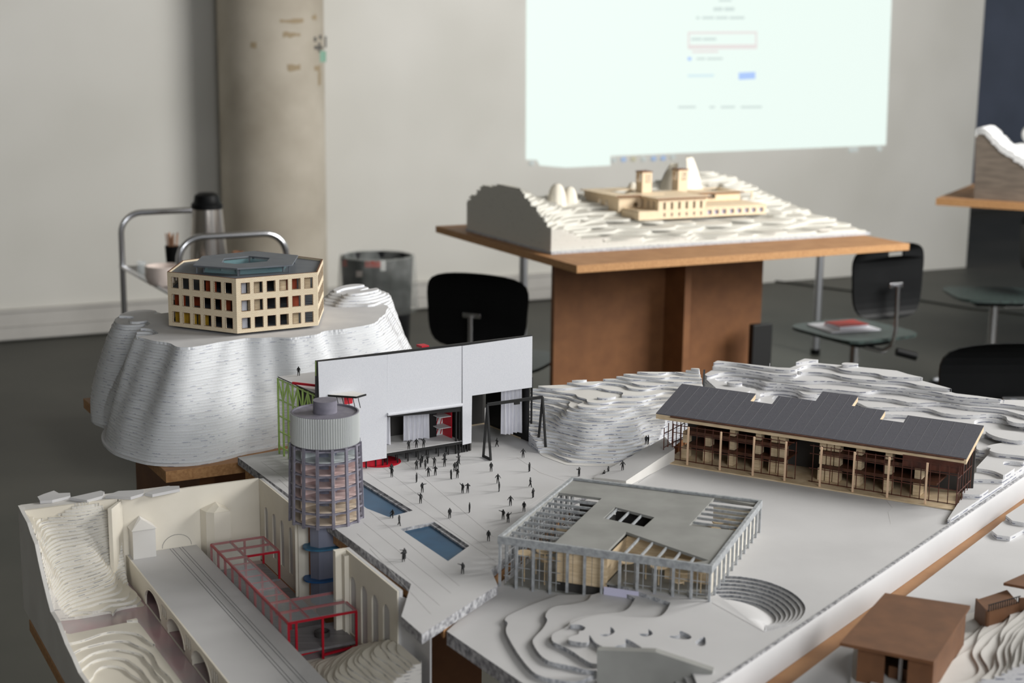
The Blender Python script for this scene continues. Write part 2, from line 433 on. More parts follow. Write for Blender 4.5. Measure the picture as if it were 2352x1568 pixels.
for q in [(721, 85, 727, 96), (733, 80, 739, 90), (746, 84, 750, 110), (722, 106, 742, 113), (731, 98, 736, 120)]:
    column_patch('graffiti', 'stain_dark', *q, jit=1)

# projected picture on the wall
def onw(px, py, off=-.003):
    p0 = WF.w(0, off); return onp(px, py, p0, WF.az)
def wall_quad(name, m, pts, parent=None, off=-.004, th=.002):
    b = MB(); P = [onw(x, y, off) for x, y in pts]; nrm = np.array([-WF.l[0], -WF.l[1], 0]) * th
    n = len(P); b._add(P + [p - nrm for p in P], [tuple(range(n)), tuple(range(2 * n - 1, n - 1, -1))] + [(i, (i + 1) % n, n + (i + 1) % n, n + i) for i in range(n)], True)
    return b.build(name, m, parent)
scr = empty('projected_image', tuple(onw(1640, 340)), 'bright projected computer window on the white wall above the plaster hill model', 'projection')
wall_quad('picture', 'screen_light', [(1211, -330), (2062, -330), (2048, 0), (2035, 333), (1402, 358), (1402, 380), (1300, 385), (1240, 380), (1233, 367), (1208, 366), (1209, 0)], scr, -.004)
def bars(name, m, y, segs, h=6, sl=-.012):
    for x0, x1 in segs:
        wall_quad(name, m, [(x0, y - h / 2), (x1, y - h / 2 + sl * (x1 - x0)), (x1, y + h / 2 + sl * (x1 - x0)), (x0, y + h / 2)], scr, -.009)
bars('text_line', 'screen_grey', 21, [(1639, 1660), (1664, 1687)], 8)
bars('text_line', 'screen_grey', 1, [(1651, 1680)], 5)
bars('text_line', 'screen_grey', 41, [(1599, 1607), (1613, 1640), (1644, 1672), (1676, 1710)], 6)
bars('text_line', 'screen_grey', 90, [(1588, 1612), (1615, 1645)], 6)
bars('text_line', 'screen_grey', 135, [(1600, 1620), (1624, 1660)], 5)
bars('text_line', 'screen_grey', 246, [(1558, 1598), (1630, 1642), (1656, 1688), (1702, 1750)], 5)
bars('link_line', 'screen_pale_blue', 174, [(1580, 1640)], 6)
bars('warning_line', 'screen_pink', 119, [(1590, 1650)], 5)
for q in [[(1580, 73), (1739, 72), (1739, 77), (1580, 78)], [(1580, 103), (1739, 102), (1739, 112), (1580, 113)], [(1580, 73), (1584, 73), (1584, 113), (1580, 113)], [(1735, 72), (1739, 72), (1739, 112), (1735, 112)]]:
    wall_quad('input_box', 'screen_pink', q, scr, -.009)
wall_quad('checkbox', 'screen_blue', [(1580, 131), (1588, 131), (1588, 139), (1580, 139)], scr, -.009)
wall_quad('button', 'screen_blue', [(1697, 167), (1735, 165), (1735, 181), (1697, 183)], scr, -.009)
def disc_on_wall(name, m, x, y, r):
    wall_quad(name, m, [(x + r * math.cos(t), y + r * math.sin(t)) for t in np.linspace(0, 2 * math.pi, 13)[:-1]], scr, -.009)
for x, y, m in [(1222, 374, 'icon_white'), (1411, 367, 'icon_white'), (1433, 366, 'icon_blue'), (1456, 365, 'icon_yellow'), (1479, 365, 'icon_white'), (1502, 364, 'icon_blue'), (1524, 363, 'icon_blue'), (1546, 360, 'icon_white'), (1955, 344, 'icon_white'), (1966, 343, 'icon_white'), (2020, 341, 'icon_white')]:
    disc_on_wall('taskbar_icon', m, x, y, 6)

# ================================================================== BACK TABLE with its hill model
TF = Frame(0.223, 5.176, 62.84)
t = empty('display_table', TF.w(.75, .6, 0), 'light brown board table on a cross shaped base below the projection', 'table')
b = MB(TF); b.box(0, 1.5, 0, 1.2, .893, .92); b.build('tabletop', ['mdf', 'mdf_edge'], t, bevel=.001)
ped = {}
bb = .33
pa = lambda px: TF.loc(onp(px, 700, TF.w(0, bb), TF.az))[0]
xl, xi, xr = pa(1273), pa(1503), pa(1749)
# cross base: front arm comes towards the viewer
xf = xi + .045
b = MB(TF); b.box(xl, xr, bb, bb + .025, 0, .893); b.build('pedestal_board', 'mdf_shaded', t)
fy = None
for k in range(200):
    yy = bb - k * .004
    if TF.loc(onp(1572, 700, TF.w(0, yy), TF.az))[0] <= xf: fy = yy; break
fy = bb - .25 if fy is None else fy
b = MB(TF); b.box(xf, xf + .028, fy, bb - .0005, 0, .893); b.build('pedestal_board', 'mdf_shaded', t)
b = MB(TF); b.box(xf, xf + .028, bb + .0255, bb + .5, 0, .893); b.build('pedestal_board', 'mdf_shaded', t)

hm = empty('hill_model', TF.w(.8, .6, .9205), 'white layered hill model on the brown table below the projection', 'model')
A0, A1, B0, B1 = .046, 1.53, .27, 1.0
b = MB(TF); b.box(A0, A1, B0, B1, .9205, .93); b.build('base_board', 'foam_side', hm)
ctl = [(A0, 1.0, 1.055), (A0, .86, 1.115), (A0, .5, 1.125), (A0, .41, 1.085), (A0, .36, 1.055), (A0, .29, 1.03), (A0 + .12, .98, 1.05), (A0 + .10, .8, 1.10), (A0 + .10, .55, 1.085), (A0 + .10, .4, 1.01), (A0 + .12, .3, .985),
       (.3, .3, .962), (.3, .45, .99), (.33, .75, 1.05), (.42, .80, 1.045), (.3, 1, 1.05), (.5, .28, .95), (.5, .4, .975), (.5, .5, .992), (.55, .8, 1.045), (.5, 1, 1.06), (.75, .29, .945), (.75, .4, .97), (.75, .5, .99), (.85, .9, 1.06), (.8, 1, 1.08), (1.0, .29, .945), (1.0, .42, .972), (1.0, .5, .988), (1.0, .7, 1.01), (1.05, .85, 1.07), (1.05, 1, 1.12), (1.2, 1, 1.13), (1.2, .85, 1.09), (1.25, .65, 1.02), (1.25, .42, .975), (1.25, .28, .945), (1.4, 1, 1.08), (1.4, .8, 1.04), (1.42, .55, .99), (1.42, .35, .955), (1.53, .3, .937), (1.53, .6, .965), (1.53, 1.0, 1.0), (.7, .6, .995), (.7, .75, 1.01), (.9, .6, .995), (.9, .75, 1.01)]
hf_l = tps(ctl)
def hfw(X, Y):
    A = (X - TF.o[0]) * TF.e[0] + (Y - TF.o[1]) * TF.e[1]; B = (X - TF.o[0]) * TF.l[0] + (Y - TF.o[1]) * TF.l[1]; return hf_l(A, B)

# wooden courtyard building on that hill: all positions in the table frame
bl = empty('courtyard_building', TF.w(.9, .66, .9965), 'pale plywood building with two square towers on the layered white hill', 'building model')
VB = .50            # its long front facade
def fa(px, py, bq=VB):
    p = onp(px, py, TF.w(0, bq), TF.az); return TF.loc(p)[0], p[2]
def wall_holes(a0, a1, z0, z1, bq, holes, th=.006, name='wall', m='plywood', fr=TF, axis='a', parent=None):
    b = MB(fr); outer = [(a0, z0), (a1, z0), (a1, z1), (a0, z1)]
    if axis == 'a': fn = lambda u, v, w_: (u, w_, v)
    else: fn = lambda u, v, w_: (w_, u, v)
    b.extr([outer] + [[(x0, y0), (x0, y1), (x1, y1), (x1, y0)] for x0, x1, y0, y1 in holes], fn, bq, bq + th)
    return b.build(name, m, parent or bl)
a_l, z_b = fa(1492, 504); a_r, _ = fa(1759, 492); a_m, z_t = fa(1513, 458); _, zlow = fa(1640, 476); a_e, _ = fa(1622, 452)
# front lower wall with eight openings and the taller hall with slots
zb = .9965
h = [(fa(x, 486)[0], fa(x, 486)[0] + .022, zb + .009, zb + .028) for x in (1625, 1641, 1658, 1676, 1693, 1710, 1726, 1743)]
wall_holes(a_e + .0005, a_r, zb, zlow, VB, h)
hs = [(fa(x, 470)[0], fa(x, 470)[0] + .011, zb + .037, zb + .066) for x in (1524, 1541, 1558, 1575, 1592, 1608)] + [(fa(x, 495)[0], fa(x, 495)[0] + .009, zb + .009, zb + .024) for x in (1524, 1541, 1558, 1575, 1592, 1608)]
wall_holes(a_m, a_e, zb, z_t, VB, hs)
wall_holes(a_l - .05, a_m - .0005, zb, zb + .034, VB, [])
hallb = .74
wall_holes(VB + .0065, hallb, zb + .0, z_t, a_m, [(VB + .03 + .042 * i, VB + .042 + .042 * i, zb + .038, zb + .068) for i in range(4)], axis='b')
b = MB(TF); b.box(a_m - .012, a_e + .02, VB - .008, hallb, z_t, z_t + .005); b.build('roof', 'plywood', bl)
b = MB(TF); b.box(a_m - .013, a_e + .021, VB - .0095, VB - .008, z_t - .001, z_t + .004); b.build('roof_edge', 'burnt_edge', bl)
b = MB(TF); b.box(a_m + .007, a_e - .002, VB + .008, VB + .010, zb + .034, z_t - .001); b.box(a_m + .008, a_m + .010, VB + .011, hallb, zb + .034, z_t - .001); b.build('inner_screen', 'dark_interior', bl)
b = MB(TF); b.box(a_m + .007, a_r - .007, VB + .012, VB + .014, zb, zb + .033); b.build('inner_screen', 'lavender_card', bl)
b = MB(TF); b.box(a_e, a_r, VB - .002, VB + .28, zlow, zlow + .004); b.build('terrace', 'plywood', bl)
b = MB(TF); b.box(a_l - .05, a_m, VB + .0065, VB + .3, zb + .031, zb + .034); b.build('terrace', 'plywood', bl)
# left wing
WB = .63
la, lz = fa(1421, 482, WB); lm_, _ = fa(1478, 480, WB); _, ltop = fa(1440, 451, WB)
wall_holes(la, a_m - .002, zb + .02, ltop, WB, [(la + .068, la + .09, ltop - .045, ltop - .025)])
lb = WB + .28
wall_holes(WB + .0065, lb, zb + .0, ltop, la, [(WB + .09, WB + .11, ltop - .045, ltop - .025), (WB + .14, WB + .16, ltop - .045, ltop - .025)], axis='b')
b = MB(TF)
b.prism([(la - .02, WB - .015), (a_m + .1, WB - .015), (a_m + .1, lb), (la - .02, lb)], ltop + .0002, ltop + .005, holes=[[(la + .05, WB + .05), (la + .05, WB + .2), (la + .17, WB + .2), (la + .17, WB + .05)]]); b.build('roof', 'plywood', bl)
b = MB(TF); b.box(la - .022, a_m - .01, WB - .017, WB - .0155, ltop, ltop + .005); b.build('roof_edge', 'burnt_edge', bl)
wall_holes(VB + .0065, VB + .25, zb - .0, zb + .034, a_l - .05, [], axis='b')
# right block
RB = .69
r0, _ = fa(1620, 470, RB); r1, rt_ = fa(1700, 441, RB)
wall_holes(r0 - .03, r1, zlow + .004, rt_, RB, [(r0 + .01, r0 + .05, zlow + .01, rt_ - .004)])
wall_holes(RB + .0065, RB + .16, zlow + .004, rt_, r1 - .006, [], axis='b')
b = MB(TF); b.prism([(r0 - .04, RB - .01), (r1 + .012, RB - .01), (r1 + .012, RB + .2), (r0 - .04, RB + .2)], rt_ + .0002, rt_ + .005, holes=[[(r0 + .06, RB + .04), (r0 + .06, RB + .15), (r0 + .16, RB + .15), (r0 + .16, RB + .04)]]); b.build('roof', 'plywood', bl)
b = MB(TF); b.box(r0 - .041, r1 + .013, RB - .0115, RB - .0105, rt_, rt_ + .005); b.build('roof_edge', 'burnt_edge', bl)
b = MB(TF)
for a_ in (r1 + .06,):
    b.box(a_, a_ + .006, RB, RB + .006, zlow + .004, rt_ + .004); b.box(r1, a_, RB, RB + .006, rt_ - .001, rt_ + .004)
b.build('porch_frame', 'plywood', bl)
def square_tower(pxl, pxc, pxr, pyt, pyb, bq):
    ac, zt = fa(pxc, pyt, bq); ar, _ = fa(pxr, pyt, bq); wdt = ar - ac; z0_ = fa(pxc, pyb, bq)[1]
    tw = empty('tower', TF.w(ac + wdt / 2, bq + wdt / 2, z0_), None, None); tw.parent = bl; tw.location = Vector(ORIG[tw.name]) - Vector(ORIG[bl.name])
    if 'label' in tw: del tw['label']
    zw = zt - .042
    hol = [(ac + .012 + (wdt - .03) / 2 * i + .003, ac + .012 + (wdt - .03) / 2 * i + .016, zw, zt - .008) for i in (0, 1)]
    o = wall_holes(ac, ar, z0_, zt, bq, hol, th=.004, parent=tw)
    wall_holes(ac, ar, z0_, zt, bq + wdt, hol, th=.004, parent=tw)
    hb = [(bq + .012 + (wdt - .02) / 2 * i, bq + .028 + (wdt - .02) / 2 * i, zw, zt - .008) for i in (0, 1)]
    wall_holes(bq + .004, bq + wdt, z0_, zt, ac, hb, th=.004, axis='b', parent=tw)
    wall_holes(bq + .004, bq + wdt, z0_, zt, ar - .004, hb, th=.004, axis='b', parent=tw)
    b = MB(TF); b.box(ac - .002, ar + .002, bq - .002, bq + wdt + .006, zt, zt + .004); b.build('roof', 'burnt_edge', tw)
square_tower(1453, 1476, 1498, 396, 446, .69)
square_tower(1535, 1559, 1580, 391, 446, .73)

def hfw2(X, Y):
    A = (X - TF.o[0]) * TF.e[0] + (Y - TF.o[1]) * TF.e[1]; B = (X - TF.o[0]) * TF.l[0] + (Y - TF.o[1]) * TF.l[1]; h = hfw(X, Y)
    h = np.where((A > a_m - .03) & (A < a_r + .01) & (B > VB - .012) & (B < .85), np.minimum(h, .994), h)
    h = np.where((A > a_l - .06) & (A <= a_m) & (B > VB - .012) & (B < .63), np.minimum(h, .994), h)
    return np.where((A > la - .01) & (A <= a_m) & (B > .62) & (B < .89), np.minimum(h, 1.03), h)
terrain('contour_hill', hfw2, [TF.w(A0 + .002, B0 + .012)[:2], TF.w(A1 - .01, B0 + .012)[:2], TF.w(A1 - .01, B1)[:2], TF.w(A0 + .002, B1)[:2]], .937, .008, .0075, ['hill_card', 'table_terrain_edge'], wav=.006, freq=22, parent=hm, seed=3, zmin=.93)

# curved shells on the hill
def shell(name, px, py, ptop, bq, wpx, label, n=9, squash=.55, halves=1):
    p = onp(px, py, TF.w(0, bq), TF.az); top = onp(px, ptop, TF.w(0, bq), TF.az)[2]
    d = math.hypot(p[0], p[1]); r = wpx / 2 * d / FPX; e = empty(name, tuple(p), label, 'model')
    hgt = top - p[2]
    for s in range(n):
        a0_ = -math.pi * .5 + math.pi * 2 * s / n
        b = MB(Frame(p[0], p[1], TF.az)); prof = [(r * math.cos(q) ** .8, p[2] - .03 + (hgt + .03) * math.sin(q)) for q in np.linspace(0.0, 1.45, 9)]
        b.lathe(0, 0, prof, 5, a0_, a0_ + 2 * math.pi / n * .94)
        prof2 = [(rr * .94, z) for rr, z in prof]; b.lathe(0, 0, prof2, 5, a0_, a0_ + 2 * math.pi / n * .94)
        b.build('petal', 'cream_card', e, smooth=True)
    return e
shell('domed_shell', 1279, 462, 421, .78, 46, 'small ribbed white dome on the left part of the layered hill')
shell('domed_shell', 1308, 462, 428, .80, 40, 'smaller ribbed white dome right beside the taller small dome', n=7)
# tall cone open on the left
p = onp(1562, 440, TF.w(0, .90), TF.az); d = math.hypot(p[0], p[1]); k = d / FPX
e = empty('tall_shell', tuple(p), 'tall white cone of curved shells behind the plywood towers', 'model')
zt = onp(1572, 360, TF.w(0, .90), TF.az)[2]
for j, (aa, ab, rr, zz, dx) in enumerate([(-1.5, 1.3, 45, zt, 8), (1.6, 3.0, 50, zt - .03, -4), (3.1, 4.6, 48, zt - .055, -8)]):
    b = MB(Frame(p[0] + dx * k, p[1], 90))
    prof = [(rr * k * (1 - q ** 1.9 * .60), p[2] - .05 + (zz - p[2] + .05) * q) for q in np.linspace(0, 1, 12)]
    b.lathe(0, 0, prof, 12, aa, ab); b.lathe(0, 0, [(r_ - .006, z_) for r_, z_ in prof], 12, aa, ab); b.build('shell', 'cream_card', e, smooth=True)
shell('domed_shell', 1452, 445, 418, .86, 30, 'white dome half hidden behind the left plywood tower', n=5)

# ================================================================== RIGHT BACK TABLE
RF = Frame(*at2(2150, 455, .92), 118)
t = empty('display_table', RF.w(.6, .6, 0), 'brown board table cut by the right photo edge carrying a grey mountain', 'table')
b = MB(RF); b.box(0, 1.5, 0, 1.2, .885, .92); b.build('tabletop', ['mdf', 'mdf_edge'], t)
b = MB(RF); b.box(.9, .93, .2, 1.0, 0, .885); b.build('pedestal_board', 'mdf_shaded', t)
b = MB(RF); b.box(.932, 1.4, .58, .61, 0, .885); b.build('pedestal_board', 'mdf_shaded', t)
mq = [onp(x, y, RF.w(0, .06), RF.az) for x, y in [(2236, 470), (2241, 306), (2250, 300), (2262, 304), (2300, 338), (2352, 376), (2440, 430), (2440, 500)]]
L_ = [(RF.loc(q)[0], max(q[2], .9205)) for q in mq]
mt = empty('mountain_model', tuple(RF.w(.5, .3, .9205)), 'grey sided mountain model with a jagged white rim at the right edge', 'model')
b = MB(RF); b.extr([L_], lambda u, v, w_: (u, w_, v), .06, .075); b.build('side_board', 'grey_timber', mt)
ridge = spline([(u, v) for u, v in L_[1:-1]], 8)
b = MB(RF)
for i in range(len(ridge) - 1):
    u0, v0 = ridge[i]; u1, v1 = ridge[i + 1]; jz = random.uniform(-.006, .006)
    b.box(min(u0, u1), max(u0, u1) + .004, .055, .30, min(v0, v1) - .012 + jz, max(v0, v1) + .012 + jz)
b.build('rim_layer', 'plaster_white', mt)
b = MB(RF)
u0, v0 = L_[4]
for (du, dv, r) in [(.06, .05, .05), (.12, .09, .06), (.09, .02, .05), (.18, .06, .07), (.20, .0, .08)]:
    cx_, cz_ = u0 + du + .02, v0 + dv + .0
    b.lathe(cx_, .42, [(r * math.cos(q), cz_ + r * math.sin(q)) for q in np.linspace(-1.5, 1.5, 10)], 16, wob=lambda a_: .1 * math.sin(5 * a_))
b.box(u0 + .02, u0 + .32, .32, .5, .925, v0)
b.build('rocky_top', 'plaster_white', mt, smooth=True)

# ================================================================== STEEL TABLE BEHIND
p1 = at(1199, 866, 0); p2 = at(1872, 813, 0); az_ = math.degrees(math.atan2(p2[0] - p1[0], p2[1] - p1[1])); SF = Frame(p1[0], p1[1], az_); Ls = math.hypot(p2[0] - p1[0], p2[1] - p1[1])
t = empty('steel_leg_table', SF.w(Ls / 2, .3, 0), 'table on round steel legs mostly hidden behind the brown board table below the projection', 'table')
b = MB(SF); b.box(-.02, Ls + .02, -.03, .30, .70, .72); b.build('tabletop', 'white_card', t)
for a_ in (0, Ls):
    for q in (0,):
        b = MB(SF); b.tube([(a_, q, 0.02), (a_, q, .70)], .021, 14); lg = b.build('leg', 'steel', t, smooth=True)
        b = MB(SF); b.tube([(a_, q, 0), (a_, q, .03)], .026, 14); b.build('foot', 'black_plastic', lg, smooth=True)

# ================================================================== CHAIRS
def make_chair(slotted):
    t = empty('swivel_chair', (0, 0, 0), 'x', 'chair', 'black swivel chairs')
    F = ID
    # seat: sits facing +y
    b = MB(); 
    pts = spline([(-.2, -.17), (0, -.20), (.2, -.17), (.225, .05), (.19, .2), (0, .225), (-.19, .2), (-.225, .05)], 5, True)
    b.prism(pts, .445, .457); b.build('seat', 'green_seat', t, bevel=.004)
    b = MB(); b.box(-.10, .10, -.12, .12, .41, .445); b.build('seat_plate', 'black_plastic', t, bevel=.01)
    # backrest, curved
    out = spline([(-.17, -.125), (0, -.145), (.17, -.125), (.205, .0), (.185, .115), (0, .145), (-.185, .115), (-.205, .0)], 5, True)
    slot = [(-.045, .095), (-.045, .112), (.045, .112), (.045, .095)]
    b = MB()
    # grid based curved plate
    def cur(u, v, w_): return (u, -.215 + w_ - 1.1 * 0 + .9 * u * u, .68 + v)
    b.extr([out, slot] if slotted else [out], cur, 0, .011); b.build('backrest', 'black_plastic', t, smooth=False)
    b = MB(); b.box(-.038, .038, -.226, -.216, .655, .675); b.build('bracket', 'chrome', t, bevel=.004)
    b = MB(); b.tube([(0, -.232, .665), (0, -.235, .50), (0, -.22, .43), (0, -.17, .40), (0, -.05, .40)], .010, 10); b.build('back_stem', 'chrome', t, smooth=True)
    b = MB(); b.tube([(0, 0, .08), (0, 0, .41)], .022, 14); b.build('column', 'chrome', t, smooth=True)
    b = MB(); b.tube([(.05, -.20, .40), (.13, -.24, .38)], .016, 10); b.build('lever_knob', 'black_plastic', t, smooth=True)
    for k_ in range(5):
        a_ = k_ * 2 * math.pi / 5 + .3
        b = MB(); b.tube([(0, 0, .10), (.15 * math.cos(a_), .15 * math.sin(a_), .075), (.27 * math.cos(a_), .27 * math.sin(a_), .05)], [.018, .015, .011], 8); lg = b.build('leg', 'steel', t, smooth=True)
        b = MB(); b.tube([(.27 * math.cos(a_) - .02 * math.sin(a_), .27 * math.sin(a_) + .02 * math.cos(a_), .027), (.27 * math.cos(a_) + .02 * math.sin(a_), .27 * math.sin(a_) - .02 * math.cos(a_), .027)], .027, 12); b.build('castor', 'black_plastic', lg, smooth=True)
    return t
def copy_tree(o, parent=None):
    c = o.copy(); C.objects.link(c)
    if parent: c.parent = parent
    for ch in list(o.children): copy_tree(ch, c)
    return c
chairs = {True: make_chair(True), False: make_chair(False)}; used = set()
ch_spots = [((-.07, 5.78, 0), -22, 'black swivel chair beside the waste bin, its rounded back turned to the viewer'),
            ((1.46, 6.27, 0), 30, 'black swivel chair holding white papers and a red book'),
            ((2.36, 7.25, 0), 90, 'black swivel chair farthest back, its flat seat cut by the right edge'),
            ((1.86, 4.98, 0), 20, 'black swivel chair half hidden between two others at the right edge'),
            ((1.44, 4.45, 0), 4, 'nearest black swivel chair, large backrest with chrome bracket at the right edge')]
for i, (l_, r_, lb_) in enumerate(ch_spots):
    k_ = i in (1, 2, 3); o = copy_tree(chairs[k_]) if k_ in used else chairs[k_]; used.add(k_)
    o.location = l_; o.rotation_euler = (0, 0, rad(r_)); o['label'] = lb_
    if i == 1: o.scale = (.93, 1, 1.08)
    if i == 4: o.scale = (1, 1, 1.03)
cp = at(1937, 752, .4936)
PF = Frame(cp[0], cp[1], 70)
b = MB(PF); b.box(-.12, .12, -.10, .10, .4942, .4987); tag(b.build('paper_stack', 'paper'), 'white sheets of paper lying on a black chair seat', 'paper')
bp = at(1945, 744, .51); PF2 = Frame(bp[0], bp[1], 66)
bk = empty('book', PF2.w(0, 0, .4989), 'small red book on the white papers on the chair', 'book')
b = MB(PF2); b.box(-.072, .072, -.052, .052, .4992, .5122); b.build('pages', 'paper', bk)
b = MB(PF2); b.box(-.074, .074, -.055, .055, .5127, .5152); b.box(-.074, .074, .0525, .055, .4992, .5127); b.build('cover', 'book_red', bk)
bx = at(1765, 842, .45); 
b = MB(Frame(bx[0], bx[1] + .1, 62)); b.prism([(-.06, 0), (.035, 0), (.035, .03), (-.06, .03)], 0, .60); b.box(-.05, .03, .03, .25, 0, .3)
tag(b.build('equipment_case', 'black_board', bevel=.004), 'upright black case beside the right side of the brown table base', 'case')
b = MB(); b.tube([tuple(at(x, y, .006)) for x, y in [(1700, 640), (1790, 646), (1900, 661), (2040, 678), (2130, 692), (2230, 708), (2352, 722)]], .006, 6, True)
tag(b.build('floor_cable', 'cable_black', smooth=True), 'dark cable running across the grey floor behind the chairs', 'cable')

# ================================================================== WASTE BIN
bc = at(866, 588, .66); BF = Frame(bc[0], bc[1], 90); br_ = 86 * math.hypot(bc[0], bc[1]) / FPX
wb = empty('waste_bin', (bc[0], bc[1], 0), 'black waste bin lined with a clear plastic bag in front of the wall', 'bin')
b = MB(BF); b.lathe(0, 0, [(0, .002), (br_ * .80, 0), (br_ * .97, .66), (br_ * .93, .66), (br_ * .77, .02), (0, .02)], 40); b.build('bin_body', 'bin_plastic', wb, smooth=True)
b = MB(BF); b.lathe(0, 0, [(br_ * 1.09, .40), (br_ * 1.07, .5), (br_ * 1.03, .62), (br_ * 1.0, .665), (br_ * .93, .668), (br_ * .88, .60)], 60, wob=lambda a_: .018 * math.sin(9 * a_) + .012 * math.sin(17 * a_ + 1)); b.build('plastic_bag', 'plastic_bag', wb, smooth=True, recalc=False)
def on_bin(x0, x1, y0, y1, m, nm):
    b = MB(); vs = []; n = 4
    for i in range(n + 1):
        for y in (y0, y1):
            x = x0 + (x1 - x0) * i / n; d = ray(x, y); R_ = br_ * .985
            A_ = d[0] ** 2 + d[1] ** 2; B_ = -2 * (bc[0] * d[0] + bc[1] * d[1]); C_ = bc[0] ** 2 + bc[1] ** 2 - R_ ** 2
            tt = (-B_ - math.sqrt(max(0, B_ * B_ - 4 * A_ * C_))) / (2 * A_); vs.append(CAM + tt * d)
    b._add(vs, [(2 * i, 2 * i + 2, 2 * i + 3, 2 * i + 1) for i in range(n)], True); b.build(nm, m, wb)
on_bin(838, 876, 600, 614, 'bin_red', 'red_wrapper'); on_bin(787, 797, 597, 612, 'bin_red', 'red_wrapper'); on_bin(818, 832, 622, 636, 'ceramic', 'paper_scrap'); on_bin(874, 886, 598, 622, 'cup_white', 'paper_scrap')

# ================================================================== COFFEE TROLLEY
ta, tb, tc_, td = [at(x, y, .95) for x, y in [(272, 488), (502, 476), (420, 545), (645, 529)]]
# regularise to a rectangle: axis from end handle 1 to end handle 2
o_ = (np.array(ta[:2]) + np.array(tb[:2])) / 2; o2_ = (np.array(tc_[:2]) + np.array(td[:2])) / 2
azt = math.degrees(math.atan2(*(o2_ - o_))); Lt = float(np.linalg.norm(o2_ - o_)); KF = Frame(o_[0], o_[1], azt)
wt = .5 * (abs(KF.loc(ta)[1] - KF.loc(tb)[1]) + abs(KF.loc(tc_)[1] - KF.loc(td)[1])) / 2
tr = empty('coffee_trolley', KF.w(Lt / 2, 0, 0), 'tubular chrome serving trolley behind the white cliff model', 'trolley')
for s_ in (0, Lt):
    dd = -.0 if s_ == 0 else 0
    pts = [(s_, -wt, .06), (s_, -wt, .72), (s_ , -wt, .86)] + [(s_, -wt + .09 * (1 - math.cos(q)), .86 + .085 * math.sin(q)) for q in np.linspace(.2, math.pi / 2, 7)] + [(s_, wt - .09 * (1 - math.cos(q)), .86 + .085 * math.sin(q)) for q in np.linspace(math.pi / 2, .2, 7)] + [(s_, wt, .86), (s_, wt, .72), (s_, wt, .06)]
    b = MB(KF); b.tube(pts, .0125, 12); b.build('handle_frame', 'chrome', tr, smooth=True)
for zs in (.715, .28):
    b = MB(KF); b.box(.0 - .02, Lt + .02, -wt + .012, wt - .012, zs - .012, zs); sh = b.build('shelf', 'tray_dark', tr, bevel=.003)
    b = MB(KF); b.tube([(-.03, -wt, zs), (Lt + .03, -wt, zs)], .010, 8); b.tube([(-.03, wt, zs), (Lt + .03, wt, zs)], .010, 8); b.build('shelf_rail', 'chrome', sh, smooth=True)
for s_ in (0, Lt):
    for q in (-wt, wt):
        b = MB(KF); b.tube([(s_, q - .012, .035), (s_, q + .012, .035)], .035, 14); b.build('castor', 'black_plastic', tr, smooth=True)
# thermos
tp = at(480, 625, .715); HF = Frame(tp[0], tp[1], 90); dth = math.hypot(tp[0], tp[1]); rt0 = 41 * dth / FPX
ztop = CAMH - dth * math.tan(PITCH + math.atan((443 - 784) / FPX)); hh = ztop - .716
th_ = empty('thermos_jug', (tp[0], tp[1], .716), 'tall brushed steel vacuum jug with a black lid on the trolley', 'thermos')
b = MB(HF); b.lathe(0, 0, [(0, .716), (rt0, .716), (rt0, .716 + hh * .25), (rt0 * .82, .716 + hh * .80), (0, .716 + hh * .80)], 40); b.build('jug_body', 'thermos_steel', th_, smooth=True)
b = MB(HF); b.lathe(0, 0, [(0, .716 + hh * .80), (rt0 * .86, .716 + hh * .805), (rt0 * .86, .716 + hh * .86), (rt0 * .72, .716 + hh * .89), (rt0 * .66, .716 + hh * .97), (rt0 * .45, .716 + hh), (0, .716 + hh)], 40); b.build('lid', 'black_plastic', th_, smooth=True)
def pot(name, px, py, wpx, hz, m, label, cat, z=.7155, flare=1.0, lidm=None):
    q = at(px, py, z); d_ = math.hypot(q[0], q[1]); r_ = wpx / 2 * d_ / FPX
    b = MB(Frame(q[0], q[1], 90)); b.lathe(0, 0, [(0, z), (r_ * .8 / flare, z), (r_, z + hz * .4), (r_ * 1.0, z + hz), (r_ * .9, z + hz), (r_ * .85, z + hz * .3), (0, z + hz * .25)], 28)
    return tag(b.build(name, m, smooth=True), label, cat)
pot('bowl', 377, 652, 84, .075, 'ceramic', 'round pale pink bowl on the trolley tray left of the jug', 'bowl')
jar = empty('stirrer_cup', tuple(at(397, 612, .7155)), 'black cup filled with wooden stirrers on the trolley', 'cup'); q = ORIG[jar.name]
b = MB(Frame(q[0], q[1], 90)); b.lathe(0, 0, [(0, q[2]), (.026, q[2]), (.031, q[2] + .09), (.027, q[2] + .09), (.022, q[2] + .01), (0, q[2] + .01)], 20); b.build('cup_body', 'black_plastic', jar, smooth=True)
for k_ in range(14):
    a_ = random.uniform(0, 6.28); r_ = random.uniform(.004, .019)
    b = MB(Frame(q[0], q[1], 90)); b.bar((r_ * math.cos(a_), r_ * math.sin(a_), q[2] + .02), (r_ * 1.9 * math.cos(a_), r_ * 1.9 * math.sin(a_), q[2] + random.uniform(.125, .145)), .006, .0015); b.build('stirrer', 'wood_stick', jar)
pot('tumbler', 326, 638, 20, .07, 'acrylic', 'small clear glass near the left rail of the trolley', 'glass')
pot('coffee_cup', 526, 604, 22, .035, 'ceramic', 'small pale cup on the trolley right behind the jug', 'cup')
pot('coffee_cup', 547, 601, 26, .045, 'coffee_brown', 'brown and white cup behind the grey roof on the trolley', 'cup')
b = MB(Frame(*at2(572, 598, .716), 70)); b.box(-.05, .05, -.035, .035, .7155, .722); tag(b.build('saucer_tray', 'cup_white'), 'flat white dish at the right end of the trolley', 'dish')

